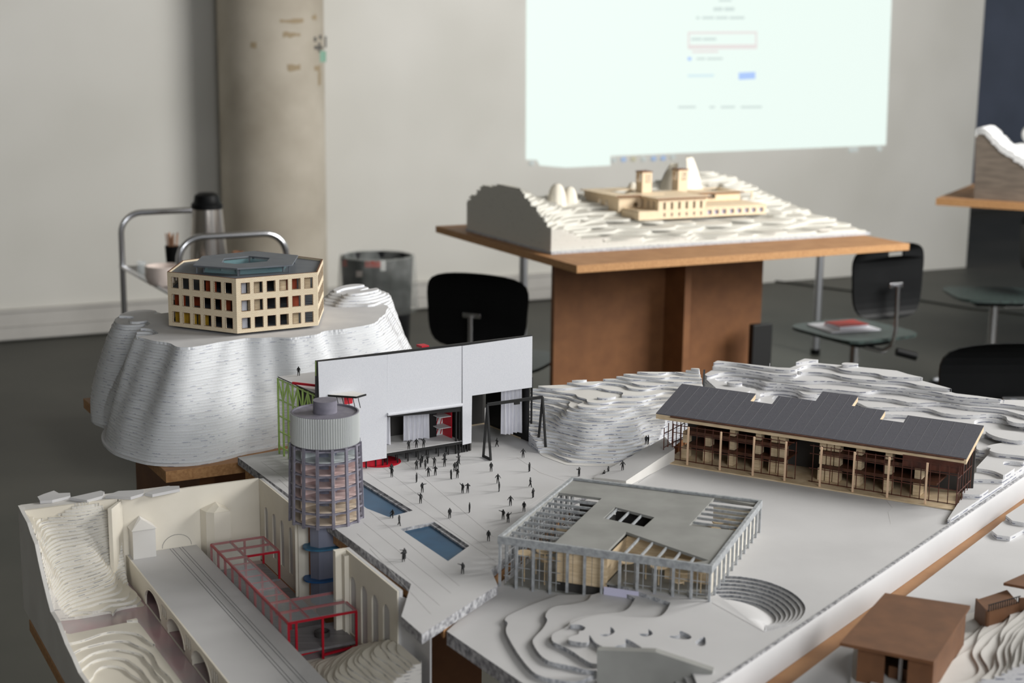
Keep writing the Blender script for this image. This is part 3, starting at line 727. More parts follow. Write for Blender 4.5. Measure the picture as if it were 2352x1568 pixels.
# ================================================================== NEAR TABLES
KA = Frame(-.637, 2.669, 61)
t = empty('display_table', KA.w(.7, .6, 0), 'brown board table carrying the white cliff with the hexagonal building', 'table')
b = MB(KA); b.box(0, .60, 0, .64, .883, .905); b.build('tabletop', ['mdf', 'mdf_edge'], t, bevel=.001)
for q in ((.1, .13, .12, .6), (.132, .56, .30, .33)):
    b = MB(KA); b.box(q[0], q[1], q[2], q[3], 0, .883); b.build('pedestal_board', 'mdf_shaded', t)
# plaza outline (top of the white board)
PZ = .92
plz = [at2(546, 1050, PZ), at2(944, 1341, PZ), at2(922, 1415, PZ), at2(969, 1456, PZ), at2(1143, 1343, PZ)]
back_r = (.325, 2.93)
r_edge = at2(1440, 1100, PZ)
t = empty('display_table', (.0, 2.4, 0), 'brown board table under the white plaza with two blue pools', 'table')
def off(p, q, d): # shift a point of edge p-q outwards (to the right of p->q)
    e = np.array(q) - np.array(p); e /= np.linalg.norm(e); return np.array([e[1], -e[0]]) * d
tA = [(-.492, 2.700), (-.136, 2.072), at2(1000, 1466, .904), at2(1175, 1352, .904), (r_edge[0] + .0, r_edge[1]), (.26, 2.86)]
GP0 = at(1143, 1231, 1.003); KH = (CAMH - .974) / (CAMH - 1.003); GPF = Frame(GP0[0] * KH, GP0[1] * KH, 111.26)
_f = at2(1026, 1449, .8952); bfl = (_f[0] - .004, _f[1] + .004)
tA = [(-.495, 2.697), (-.135, 2.078), (-.09, 1.95), bfl, GPF.w(-.008, -.002)[:2], GPF.w(-.008, .36)[:2], (.20, 2.60), (.30, 2.85), (-.41, 2.745)]
b = MB(); b.prism(tA, .884, .9045); b.build('tabletop', ['mdf', 'mdf_edge'], t)
b = MB(KA); b.box(.28, .31, -.22, -.03, 0, .884); b.build('pedestal_board', 'mdf_shaded', t)
b = MB(KA); b.box(.312, .60, -.12, -.09, 0, .884); b.build('pedestal_board', 'mdf_shaded', t)

# ================================================================== PIT MODEL (railway valley)
PO = at(594.6, 1099, .925); PF_ = Frame(PO[0], PO[1], 152.1)          # e1 towards the viewer along the arched wall, e2 positive = into the plaza; use negative for the valley
class Rev(Frame):
    def __init__(s, F): s.F = F; s.o = F.o; s.e = F.e; s.l = (-F.l[0], -F.l[1]); s.az = F.az
VF = Rev(PF_)                                                          # e1 near, e2 left across the valley
t = empty('display_table', VF.w(.3, .2, 0), 'brown board table edge under the white railway valley model, lower left', 'table')
b = MB(VF); b.box(.03, .95, -.012, .4105, .724, .744); b.build('tabletop', ['mdf', 'mdf_edge'], t, bevel=.001)
b = MB(VF); b.box(.1, .8, .19, .22, 0, .724); b.build('pedestal_board', 'mdf_shaded', t)
vm = empty('valley_model', VF.w(.3, .2, .744), 'white railway valley model with arched walls and a deck bridge, lower left', 'model')
def onv(px, py, bq): p = onp(px, py, VF.w(0, bq), VF.az); return VF.loc(p)[0], p[2]
def ona(px, py, aq): p = onp(px, py, VF.w(aq, 0), VF.az - 90); return VF.loc(p)[1], p[2]
ZW = .775
b = MB(VF); b.box(.0, .92, .0, .40, .7445, .752); b.build('base_board', 'foam_side', vm)
b = MB(VF); b.box(.006, .92, .002, .402, .7525, ZW); b.build('water_surface', 'water_resin', vm)
# left side board with its sloping top
prof = [onv(x, y, .409) for x, y in [(40, 1160), (52, 1182), (62, 1200), (70, 1225), (80, 1250), (88, 1290), (97, 1330), (108, 1375), (116, 1405), (131, 1430), (150, 1480), (165, 1510), (180, 1545), (196, 1568), (215, 1600)]]
prof[0] = (-.025, .925)
outl = [(-.025, .7445)] + [(max(a, -.025), z) for a, z in prof] + [(prof[-1][0], .7445)]
b = MB(VF); b.extr([outl], lambda u, v, w_: (u, w_, v), .403, .409); b.build('side_board', 'white_card', vm)
# back wall
for b0_, b1_, zt0, zt1 in [(.0, .127, .925, .925), (.127, .2485, .925, .922), (.2500, .403, .922, .922)]:
    b = MB(VF); b.extr([[(b0_, .7445), (b0_, zt0), (b1_, zt1), (b1_, .7445)]], lambda u, v, w_: (w_, u, v), -.006, -.0005); b.build('back_wall', 'cream_card', vm)
def arch_wall(a0, a1, th, arches, zb_, zt_, hw):
    loops = [[(a0, zb_), (a1, zb_), (a1, zt_), (a0, zt_)]]
    for ac, z0_, z1_ in arches:
        lp = [(ac - hw, z0_)] + [(ac - hw * math.cos(q), z1_ - hw * 1.0 + hw * math.sin(q)) for q in np.linspace(0, math.pi, 11)] + [(ac + hw, z0_)]
        loops.append(lp)
    b = MB(VF); b.extr(loops, lambda u, v, w_: (u, w_, v), -th, 0.0); return b.build('arched_wall', 'cream_card', vm)
ar1 = [(onv(x, y, 0)[0], .80, onv(x, y, 0)[1]) for x, y in [(593, 1150), (611, 1165), (629, 1180), (647, 1195), (667, 1211)]]
ar2 = [(onv(x, y, 0)[0], .795, onv(x, y, 0)[1]) for x, y in [(810, 1325), (836, 1346), (861, 1366), (887, 1388)]]
gap0 = onv(690, 1176, 0)[0]; gap1 = onv(790, 1262, 0)[0]
arch_wall(0, gap0, .0025, ar1, .7755, .925, .0095)
arch_wall(gap1, .615, .0025, ar2, .7755, .925, .0125)
for q0, q1 in ((0, gap0), (gap1, .615)):
    b = MB(VF); b.box(q0, q1, -.0085, -.003, .7755, .925); b.build('wall_backing', 'grey_card', vm)
# pier at the start of the near wall and gap returns
b = MB(VF); b.box(gap1, gap1 + .010, .0005, .018, .7755, .925); b.build('wall_pier', 'cream_card', vm)
b = MB(VF); b.box(gap1 + .012, gap1 + .022, .0005, .008, .7755, .920); b.build('wall_pier', 'cream_card', vm)
b = MB(VF); b.box(gap0 - .003, gap0, .0005, .010, .7755, .918); b.box(gap0 + .002, gap0 + .004, -.012, .006, .7755, .915); b.build('wall_pier', 'cream_card', vm)
# curved end sheet at the near end of the arched wall
b = MB(VF)
pts = spline([(.615, -.002), (.619, -.006), (.640, -.012), (.66, -.013), (.70, -.012)], 5)
outer_ = [(x + 0, y - .0025) for x, y in pts]
b.prism(pts + outer_[::-1], .745, .916); b.build('end_sheet', 'grey_card', vm)
# deck
DZ = .82; dk = .1165; dl = .24
b = MB(VF); b.box(.0005, .92, dk, dl - .0025, DZ - .004, DZ); b.build('bridge_deck', 'grey_card', vm)
def arch_side(bq, nm):
    loops = [[(.0005, ZW + .0005), (.92, ZW + .0005), (.92, DZ), (.0005, DZ)]]
    return loops
opn = [onv(x, y, dl) for x, y in [(335, 1389), (378, 1420), (406, 1440), (436, 1500)]]
a1_, a2_, a3_, a4_ = onv(336, 1385, dl)[0], onv(379, 1418, dl)[0], onv(390, 1400, dl)[0], onv(436, 1480, dl)[0]
per = .137; w_op = .096
loops = [[(.0005, ZW + .0008), (.92, ZW + .0008), (.92, DZ), (.0005, DZ)]]
starts = []
s0 = .127
for i in range(6):
    a_ = s0 + i * per
    if a_ + w_op > .91: break
    starts.append(a_)
    n_ = 14; lp = [(a_, ZW + .0009)] + [(a_ + w_op / 2 - w_op / 2 * math.cos(q), ZW + .010 + .027 * math.sin(q)) for q in np.linspace(0, math.pi, n_)] + [(a_ + w_op, ZW + .0009)]
    loops.append(lp)
    for k_ in range(3):
        c_ = a_ + w_op + .007 + k_ * .0105
        if c_ < .9: loops.append([(c_, ZW + .020)] + [(c_ + .004 - .004 * math.cos(q), ZW + .034 + .004 * math.sin(q)) for q in np.linspace(0, math.pi, 6)] + [(c_ + .008, ZW + .020)])
b = MB(VF); b.extr(loops, lambda u, v, w_: (u, w_, v), dl - .0025, dl); b.build('bridge_side', 'cream_card', vm)
for a_ in starts:
    b = MB(VF); b.box(a_ + w_op + .004, a_ + w_op + .0395, dl - .0029, dl - .0026, ZW + .018, ZW + .0395); b.build('dark_backing', 'black_board', vm)
for a_ in starts:
    b = MB(VF); b.box(a_ + w_op + .004, a_ + w_op + .039, dl - .030, dl - .0031, ZW + .0008, DZ - .0042); b.build('bridge_pier', 'cream_card', vm)
    b = MB(VF); n_ = 14
    ring = [(a_ + w_op / 2 - (w_op / 2 + .003) * math.cos(q), ZW + .010 + .030 * math.sin(q)) for q in np.linspace(0, math.pi, n_)] + [(a_ + w_op / 2 + (w_op / 2) * math.cos(q), ZW + .010 + .027 * math.sin(q)) for q in np.linspace(0, math.pi, n_)]
    b.extr([ring], lambda u, v, w_: (u, w_, v), dl + .0001, dl + .0012); b.build('arch_rim', 'cream_card', vm)
for bq in (.142, .147, .159, .164):
    b = MB(VF); b.box(.002, .9, bq, bq + .0006, DZ + .0001, DZ + .0004); b.build('rail_track', 'pencil_line', vm)
# gate towers and fin
b = MB(VF); b.prism([(.0005, .195), (.030, .195), (.030, .234), (.0005, .234)], DZ + .0002, .8705); b.build('gate_tower', 'white_card', vm)
b = MB(VF); V_ = [(0.0005, .193, .871), (.032, .193, .871), (.032, .236, .871), (.0005, .236, .871), (.0005, .2145, .887), (.010, .2145, .884)]
b._add(V_, [(0, 1, 5, 4), (1, 2, 5), (2, 3, 4, 5), (0, 3, 2, 1), (0, 4, 3)]); b.build('tower_roof', 'white_card', vm)
b = MB(VF); b.prism([(.0005, .064), (.034, .064), (.034, .093), (.022, .104), (.0005, .108)], ZW + .0008, .884); b.build('gate_tower', 'cream_card', vm)
b = MB(VF); V_ = [(.0005, .064, .8842), (.034, .064, .8842), (.034, .093, .8842), (.022, .104, .8842), (.0005, .108, .8842), (.0005, .08, .893), (.02, .08, .890)]
b._add(V_, [(0, 1, 6, 5), (1, 2, 6), (2, 3, 6), (3, 4, 5, 6), (0, 4, 3, 2, 1), (0, 5, 4)]); b.build('tower_roof', 'cream_card', vm)
b = MB(VF); b.prism([(.001, .2475), (.003, .2435), (.042, .270), (.038, .2755)], ZW + .002, .919); b.build('fin_board', 'cream_card', vm)
b = MB(VF); pts = [(.11 + .0 + (.185 - .11) * 0 + .148 - .148 + q, 0) for q in []]
arc = [(.151 - .026 * math.cos(q), DZ + .002 + .022 * math.sin(q)) for q in np.linspace(0, math.pi, 14)] + [(.151 + .0255 * math.cos(q), DZ + .002 + .0215 * math.sin(q)) for q in np.linspace(0, math.pi, 14)]
b.extr([arc], lambda u, v, w_: (w_, u, v), .0, .0006); b.build('tunnel_outline', 'pencil_line', vm)
# valley terrain
tc = [(p_[0], .400, p_[1] - .002) for p_ in prof[:10]]
tc += [(0, .400, .918), (0, .33, .922), (0, .27, .920), (.012, .35, .900), (.012, .29, .898)]
tc += [(.03, .37, .885), (.035, .31, .872), (.05, .34, .862), (.045, .285, .845), (.06, .37, .868)]
tc += [(.07, .34, .838), (.085, .37, .836), (.075, .30, .812), (.06, .275, .803), (.04, .285, .815), (.095, .345, .812), (.10, .31, .797), (.07, .26, .794), (.10, .26, .790), (.03, .255, .797), (.12, .34, .793), (.125, .30, .785), (.13, .26, .783), (.14, .38, .797), (.145, .33, .785), (.16, .28, .780)]
def vlw(f):
    def g(X, Y):
        A = (X - VF.o[0]) * VF.e[0] + (Y - VF.o[1]) * VF.e[1]; B = (X - VF.o[0]) * VF.l[0] + (Y - VF.o[1]) * VF.l[1]; return f(A, B)
    return g
terrain('contour_slope', vlw(tps(tc)), [VF.w(.0005, .2485)[:2], VF.w(.0005, .4015)[:2], VF.w(.185, .4015)[:2]] + spline([at2(x, y, .78) for x, y in [(126, 1421), (190, 1414), (250, 1403), (259, 1411), (268, 1398), (300, 1390), (330, 1386)]], 4) + [VF.w(.13, .2425)[:2]], .7755, .0045, .0026, ['cream_card', 'valley_edge'], wav=.0010, freq=70, parent=vm, seed=5, zmin=.7752)
# stepped terraces near the viewer, sinking towards the lower left
TL = lambda x, y, z: VF.loc(at(x, y, z))
fc = [(140, 1450, .800), (200, 1440, .800), (300, 1426, .800), (316, 1420, .800), (345, 1462, .799), (390, 1520, .798), (430, 1568, .797), (340, 1470, .796), (330, 1490, .791), (300, 1470, .792), (220, 1478, .793), (160, 1488, .794), (200, 1500, .789), (280, 1492, .788), (310, 1520, .784), (350, 1550, .786), (180, 1520, .788), (240, 1520, .781), (290, 1545, .779), (330, 1568, .780), (230, 1560, .777), (190, 1550, .782), (250, 1600, .776), (380, 1620, .785)]
terrain('terrace', vlw(tps([(*TL(x, y, z), z) for x, y, z in fc])), [at2(x, y, .799) for x, y in [(133, 1447), (160, 1452), (314, 1421), (330, 1440), (420, 1560), (500, 1660), (300, 1700)]] + [VF.w(.62, .4015)[:2], VF.w(.24, .4015)[:2]], .7755, .0042, .0024, ['cream_card', 'valley_edge'], wav=.0006, freq=60, parent=vm, seed=6, zmin=.7752)
# far pieces of card standing on the rim behind the back wall
for pts in [[(86, 1142), (100, 1136), (124, 1128), (135, 1134), (161, 1133), (162, 1140), (120, 1150), (92, 1152)], [(160, 1144), (232, 1128), (240, 1131), (236, 1140), (200, 1150)], [(242, 1140), (272, 1129), (330, 1126), (330, 1134), (300, 1143)], [(332, 1134), (380, 1118), (412, 1117), (413, 1124), (350, 1137)]]:
    b = MB(); b.prism([at2(x, y, .925) for x, y in pts], .9215, .9265); b.build('rim_card', 'grey_card', vm)
b = MB(VF); b.box(-.040, -.0065, .15, .403, .7445, .921); b.build('rim_block', 'white_card', vm)
# pale mound in front of the near arched wall
mc = [(.47, .07, .777), (.50, .015, .80), (.53, .06, .80), (.56, .02, .825), (.56, .10, .790), (.60, .04, .835), (.60, .10, .805), (.64, .03, .84), (.64, .10, .80), (.48, .10, .775), (.68, .05, .83), (.7, .1, .79), (.45, .03, .772)]
hm2 = tps(mc)
def hm2w(X, Y):
    A = (X - VF.o[0]) * VF.e[0] + (Y - VF.o[1]) * VF.e[1]; B = (X - VF.o[0]) * VF.l[0] + (Y - VF.o[1]) * VF.l[1]; return hm2(A, B)
terrain('contour_mound', hm2w, [VF.w(.46, .0006)[:2], VF.w(.46, .115)[:2], VF.w(.70, .115)[:2], VF.w(.70, .0006)[:2]], .7755, .0035, .003, ['cream_card', 'valley_edge'], wav=.0012, freq=60, parent=vm, seed=9, zmin=.7752)

# ---- red framed walkway of clear acrylic in the valley
rm = empty('red_walkway', VF.w(.27, .06, ZW + .001), 'red framed walkway with clear acrylic roof in the valley beside the bridge', 'building model')
RZ = .845; PLZ = .797
bo, bi, bw = .1135, .080, .022
aF, aW1, aW2, aN = .082, .165, .385, .472
w2 = .006
b = MB(VF); b.prism([(aF, bw), (aW1, bw), (aW1, bi), (aW2, bi), (aW2, w2), (aN, w2), (aN, bo), (aF, bo)], PLZ - .004, PLZ); b.build('walkway_floor', 'plank_grey', rm)
b = MB(VF); b.prism([(aW1 + .0005, .006), (aW2 - .0005, .006), (aW2 - .0005, bi - .0005), (aW1 + .0005, bi - .0005)], ZW + .0012, ZW + .004); b.build('timber_deck', 'plank_grey', rm)
def rb(nm, *segs, wd=.0034):
    for p_, q_ in segs:
        b = MB(VF); b.bar(p_, q_, wd); b.build(nm, 'red_lacquer', rm)
nO = 10
for z in (RZ,):
    rb('roof_beam', ((aF, bo, z), (aN, bo, z)), ((aF, bo, z), (aF, bw, z)), ((aF, bw, z), (aW1, bw, z)), ((aW1, bw, z), (aW1, bi, z)), ((aW1, bi, z), (aW2, bi, z)), ((aW2, bi, z), (aW2, w2, z)), ((aW2, w2, z), (aN, w2, z)), ((aN, w2, z), (aN, bo, z)), (((aF + aW1) / 2, bo, z), ((aF + aW1) / 2, bw, z)), ((aW1, bo, z), (aW1, bi, z)), ((aF, bi, z), (aW1, bi, z)), ((aW2, bo, z), (aW2, bi, z)), (((aW2 + aN) / 2, bo, z), ((aW2 + aN) / 2, w2, z)), ((aW2, bi, z), (aN, bi, z)))
    for k_ in range(1, 7): rb('roof_beam', ((aW1 + (aW2 - aW1) * k_ / 7, bo, z), (aW1 + (aW2 - aW1) * k_ / 7, bi, z)), wd=.0016)
for k_ in range(nO + 1):
    a_ = aF + (aN - aF) * k_ / nO; rb('post', ((a_, bo, PLZ), (a_, bo, RZ)))
for a_, b_ in [(aF, bw), (aW1, bw), (aF, .055), (aW1, bi), (aW2, bi), (aW2, w2), ((aW2 + aN) / 2, w2), (.25, bi), (.32, bi)]: rb('post', ((a_, b_, PLZ), (a_, b_, RZ)))
for a_, b_ in [(aN, w2), (aN, bo - .012), (aN, .06)]: rb('post', ((a_, b_, ZW + .0012), (a_, b_, RZ)))
rb('brace', ((aN, w2, ZW + .014), (aN, .06, ZW + .010)), ((aN - .01, bo - .015, ZW + .012), (aN - .01, .055, ZW + .016)))
b = MB(VF); b.prism([(aF, bw), (aW1, bw), (aW1, bi), (aW2, bi), (aW2, w2), (aN, w2), (aN, bo), (aF, bo)], RZ + .0015, RZ + .0025); b.build('acrylic_roof', 'acrylic', rm)
b = MB(VF); b.box(aF, aN, bo + .0016, bo + .0022, PLZ, RZ - .002); b.build('acrylic_side', 'acrylic', rm)
b = MB(VF); b.lathe(.43, .045, [(.012, PLZ + .0005), (.012, PLZ + .008), (.0105, PLZ + .008), (.0105, PLZ + .0005)], 24); b.build('round_well', 'dark_card', rm)

# ================================================================== CYLINDRICAL TOWER
cx, cy = -.3025, 2.367
tw = empty('cylindrical_tower_model', (cx, cy, ZW + .001), 'grey round tower model with corrugated drum and gridded storeys beside the plaza', 'building model')
OF = Frame(cx, cy, 90)
def wedge(nm, m, rr, z0, z1, rot=0, sides=3, sq=1.0):
    b = MB(OF); b.prism([(rr * math.cos(rot + q * 2 * math.pi / sides), rr * sq * math.sin(rot + q * 2 * math.pi / sides)) for q in range(sides)], z0, z1); return b.build(nm, m, tw)
b = MB(OF); b.prism([(-.026, -.012), (-.010, -.027), (.020, -.024), (.027, .004), (.020, .024), (-.018, .020)], ZW + .001, .9205); b.build('shaft', 'tower_core', tw)
for zr, m_, a0_, a1_ in ((.873, 'blue_ramp', -3.6, -.35), (.818, 'deep_blue_ramp', -3.5, -.6)):
    b = MB(OF); n_ = 20; prof_ = []
    vs = []; 
    for i in range(n_ + 1):
        an = a0_ + (a1_ - a0_) * i / n_; zz = zr + .010 * (i / n_ - .5)
        for r_ in (.020, .041 * (1 - .25 * abs(i / n_ - .35))): 
            for dz_ in (0, .003): vs.append((r_ * math.cos(an), r_ * math.sin(an), zz + dz_))
    fs = []
    for i in range(n_):
        k_ = i * 4; fs += [(k_, k_ + 2, k_ + 6, k_ + 4), (k_ + 1, k_ + 5, k_ + 7, k_ + 3), (k_ + 2, k_ + 3, k_ + 7, k_ + 6), (k_, k_ + 4, k_ + 5, k_ + 1)]
    fs += [(0, 1, 3, 2), (n_ * 4, n_ * 4 + 2, n_ * 4 + 3, n_ * 4 + 1)]
    b._add(vs, fs); b.build('spiral_ramp', m_, tw)
b = MB(OF); b.prism([(.015, -.020), (.036, -.012), (.052, .004), (.046, .014), (.015, -.006)], .878, .8805); b.build('ramp_bridge', 'blue_ramp', tw)
NS = 6; zc0, zc1 = .922, 1.046; NC = 15
for s_ in range(NS + 1):
    z = zc0 + (zc1 - zc0) * s_ / NS; f_ = 1 - .05 * s_ / NS
    pts = []
    for i in range(NC * 2):
        an = i * math.pi / NC + s_ * .0; r_ = (.0615 if i % 2 == 0 else .0575) * f_
        pts.append((r_ * math.cos(an), r_ * math.sin(an)))
    b = MB(OF); b.prism(pts, z - .0014, z + .0014); b.build('storey_ring', 'tower_grey', tw)
    if s_ < NS:
        b = MB(OF); b.lathe(0, 0, [(.018, z + .0014), (.0545 * f_, z + .0014), (.0545 * f_, z + .0022), (.018, z + .0022)], 48)
        b.build('storey_floor', ['peach_floor', 'peach_floor', 'pink_floor', 'pink_floor', 'pink_floor', 'pale_floor'][s_], tw)
        b = MB(OF); b.lathe(0, 0, [(.0180, z + .0013), (.0180, z + .0190)], 32); b.build('core_wall', 'tower_core', tw, smooth=True)
        # thin radial partitions in the colour of their storey floor
        for i in range(NC):
            an = (i + .5) * 2 * math.pi / NC
        for i in range(0, NC, 3):
            an = (i + .25) * 2 * math.pi / NC
            b = MB(OF); b.bar((.019 * math.cos(an), .019 * math.sin(an), z + .011), (.050 * f_ * math.cos(an), .050 * f_ * math.sin(an), z + .011), .001, .0165)
            b.build('partition', ['peach_floor', 'peach_floor', 'pink_floor', 'pink_floor', 'pink_floor', 'pale_floor'][s_], tw)
for i in range(NC):
    an = i * 2 * math.pi / NC
    def cp_(z_, r_): return (r_ * math.cos(an), r_ * math.sin(an), z_)
    b = MB(OF); b.bar(cp_(zc0 - .004, .0605), cp_(zc1 + .004, .0575), .0048, .0034); b.build('upright', 'tower_grey', tw)
b = MB(OF); b.lathe(0, 0, [(0, 1.0485), (.0535, 1.0485), (.0545, 1.052), (.0545, 1.1005), (.0525, 1.1005), (.0525, 1.098), (0, 1.098)], 288, wob=lambda a_: .0 if True else 0)
b.build('drum_core', 'tower_grey', tw)
b = MB(OF); N_ = 84; vs = []; fs = []
for i in range(N_ * 4):
    an = i * 2 * math.pi / (N_ * 4); r_ = .0552 + .0009 * math.cos(an * N_)
    vs += [(r_ * math.cos(an), r_ * math.sin(an), 1.0505), (r_ * math.cos(an), r_ * math.sin(an), 1.1000)]
for i in range(N_ * 4): j = (i + 1) % (N_ * 4); fs.append((2 * i, 2 * j, 2 * j + 1, 2 * i + 1))
b._add(vs, fs); b.build('corrugated_drum', 'corrugated_silver', tw, smooth=True, recalc=False)
b = MB(OF); b.lathe(0, .002, [(0, 1.0982), (.0195, 1.0982), (.0195, 1.1180), (0, 1.1180)], 48); cpx = b.build('roof_turret', 'tower_grey', tw, smooth=True)
b = MB(OF); b.lathe(0, .002, [(.0190, 1.1181), (.0198, 1.1181), (.0198, 1.1186), (0, 1.1186)], 48); b.build('turret_lid', 'tower_grey', tw)

# ================================================================== PLAZA BOARD
pm = empty('plaza_model', (-.05, 2.5, .905), 'white plaza board with pencil grid lines and two blue pools', 'model')
pzl = plz + [GPF.w(-.010, .0)[:2], GPF.w(-.010, .36)[:2], (.205, 2.60), (.345, 2.93), (.42, 3.17), (-.02, 3.17), (-.17, 2.975)]
pool1 = [at2(x, y, PZ) for x, y in [(800, 1082), (838, 1104), (948, 1172), (893, 1187), (842, 1167), (795, 1130)]]
pool2 = [at2(x, y, PZ) for x, y in [(919, 1214), (997, 1198), (1078, 1253), (1029, 1288)]]
# straighten into rectangles along the plaza axes
PLF = Frame(*at2(921, 1215, PZ), 150)
def rect_of(pts, F=PLF):
    L = [F.loc(p) for p in pts]; return min(p[0] for p in L), max(p[0] for p in L), min(p[1] for p in L), max(p[1] for p in L)
b = MB(); b.extr([pzl, pool1, pool2], lambda u, v, w_: (u, v, w_), .9055, PZ); b.build('plaza_board', ['grey_card', 'pitted_concrete'], pm)
for pl in (pool1, pool2):
    cx_ = sum(p[0] for p in pl) / len(pl); cy_ = sum(p[1] for p in pl) / len(pl)
    b = MB(); b.prism([(cx_ + (x - cx_) * .995, cy_ + (y - cy_) * .995) for x, y in pl], .9058, .9145); b.build('pool', 'pool_blue', pm)
# second step around the pools
for seg in ([(838, 1104), (948, 1172)], [(997, 1198), (1078, 1253)]):
    p_, q_ = [np.array(at2(*s, PZ)) for s in seg]; d_ = (q_ - p_) / np.linalg.norm(q_ - p_); n_ = np.array([d_[1], -d_[0]]); n_ = n_ if n_[1] < 0 else -n_
    b = MB(); b.prism([tuple(p_), tuple(q_), tuple(q_ + n_ * .007), tuple(p_ + n_ * .007)], .9146, .9175); b.build('pool_step', 'pitted_concrete', pm)
# thin engraved lines parallel to the left edge
def thin_line(p0, p1, z, wd, m, nm, par):
    b = MB(); p0 = np.array(p0); p1 = np.array(p1); d_ = (p1 - p0) / np.linalg.norm(p1 - p0); n_ = np.array([-d_[1], d_[0]]) * wd / 2
    q = [p0 - n_, p1 - n_, p1 + n_, p0 + n_]
    b._add([(x, y, z + .00005) for x, y in q] + [(x, y, z + .0002) for x, y in q], [(3, 2, 1, 0), (4, 5, 6, 7), (0, 1, 5, 4), (1, 2, 6, 5), (2, 3, 7, 6), (3, 0, 4, 7)], True); return b.build(nm, m, par)
lines = [((850, 1175), (1055, 1345)), ((835, 1200), (1036, 1362)), ((820, 1225), (1010, 1390)), ((850, 1260), (990, 1410)), ((905, 1000 + 40), (1133, 1232)), ((860, 1050 + 8), (1120, 1260)), ((843, 1085), (1140, 1290)), ((640, 1100), (668, 1125)), ((600, 1060), (668, 1108))]
for k_, ln in enumerate(lines):
    thin_line(at2(*ln[0], PZ), at2(*ln[1], PZ), PZ, .00035, 'faint_line', 'grid_line', pm)
for ln in [((925, 1093), (1187, 1050)), ((1187, 1050), (1240, 1085)), ((1240, 1085), (1296, 1104)), ((1130, 1218), (1290, 1110))]:
    thin_line(at2(*ln[0], PZ), at2(*ln[1], PZ), PZ, .0010 if ln[0][0] in (925, 1187) else .0006, 'faint_line', 'joint_line', pm)
# raised ramp towards the long building
rp = [at2(1296, 1110, PZ), at2(1455, 1062, .925), at2(1528, 1003, .945), (.50, 3.02), (.415, 2.93), (.335, 2.80), at2(1438, 1104, .93)]
top_l = [at2(1400, 1085, .930), at2(1530, 1003, .944), (.47, 3.06), (.455, 2.96)]
rl = np.array(at(1438, 1104, .932)); rr_ = np.array(at(1550, 1030, .946))
rla = np.array([rl[0] - .055, rl[1] + .045, .9201]); rra = np.array(at(1528, 1003, .946))
vs = [(rl[0], rl[1], .932), (rr_[0], rr_[1], .946), (rra[0], rra[1], .946), (rla[0], rla[1], .9245)]
vs2 = [(x, y, .9203) for x, y, z in vs]
b = MB(); b._add(vs + vs2, [(0, 1, 2, 3), (7, 6, 5, 4), (0, 4, 5, 1), (1, 5, 6, 2), (2, 6, 7, 3), (3, 7, 4, 0)], True); b.build('ramp', ['grey_card', 'white_card'], pm)

# ================================================================== CLIFF behind the plaza
cc_ = [(1250, 1042, .921), (1270, 1052, .921), (1300, 1063, .921), (1350, 1066, .921), (1400, 1066, .921), (1450, 1060, .922), (1500, 1020, .93),
       (1290, 1000, .950), (1345, 1000, .958), (1400, 1000, .958), (1470, 985, .962), (1265, 985, .955), (1345, 930, .998), (1300, 950, .984), (1268, 960, .968), (1420, 925, 1.0), (1480, 930, .995), (1540, 930, .99),
       (1237, 1020, .935), (1225, 960, .965), (1232, 905, .995), (1255, 892, 1.004), (1310, 877, 1.012), (1370, 882, 1.010), (1410, 885, 1.008), (1380, 905, 1.004), (1440, 862, 1.022), (1500, 862, 1.026), (1520, 900, 1.006), (1560, 850, 1.032), (1612, 850, 1.036), (1600, 890, 1.012)]
cw = [tuple(at(x, y, z)) for x, y, z in cc_]
cmask = [at2(1246, 1046, .921), at2(1272, 1056, .921), at2(1300, 1066, .921), at2(1345, 1069, .921), at2(1400, 1069, .921), at2(1452, 1062, .921), at2(1530, 1000, .935), (.385, 2.93), at2(1612, 862, 1.03), at2(1606, 847, 1.036), at2(1560, 848, 1.034), at2(1440, 858, 1.024), at2(1310, 875, 1.013), at2(1240, 892, 1.0), at2(1218, 905, .99), at2(1214, 1010, .93)]
cf_ = tps(cw)
cm = terrain('cliff_model', lambda X, Y: np.minimum(cf_(X, Y), 1.036), cmask, .9205, .0045, .003, ['white_card', 'cliff_edge'], wav=.0018, freq=75, seed=11, zmin=.9203)
tag(cm, 'steep layered white cliff between the black theatre frame and the long building', 'model')
bpA = at(1614, 850, 1.034); bpB = at(1612, 905, .985)
b = MB(); b._add([(bpA[0] + .002, bpA[1] + .006, 1.034), (bpA[0] + .002, bpA[1] + .006, .9203), (bpB[0], bpB[1] + .0, .9203), (bpB[0], bpB[1], .99),
                  (bpA[0] + .006, bpA[1] + .006, 1.034), (bpA[0] + .006, bpA[1] + .006, .9203), (bpB[0] + .004, bpB[1], .9203), (bpB[0] + .004, bpB[1], .99)],
                 [(0, 1, 2, 3), (7, 6, 5, 4), (0, 4, 5, 1), (1, 5, 6, 2), (2, 6, 7, 3), (3, 7, 4, 0)], True)
tag(b.build('divider_board', 'black_board'), 'thin dark board standing between the two layered hills', 'board')

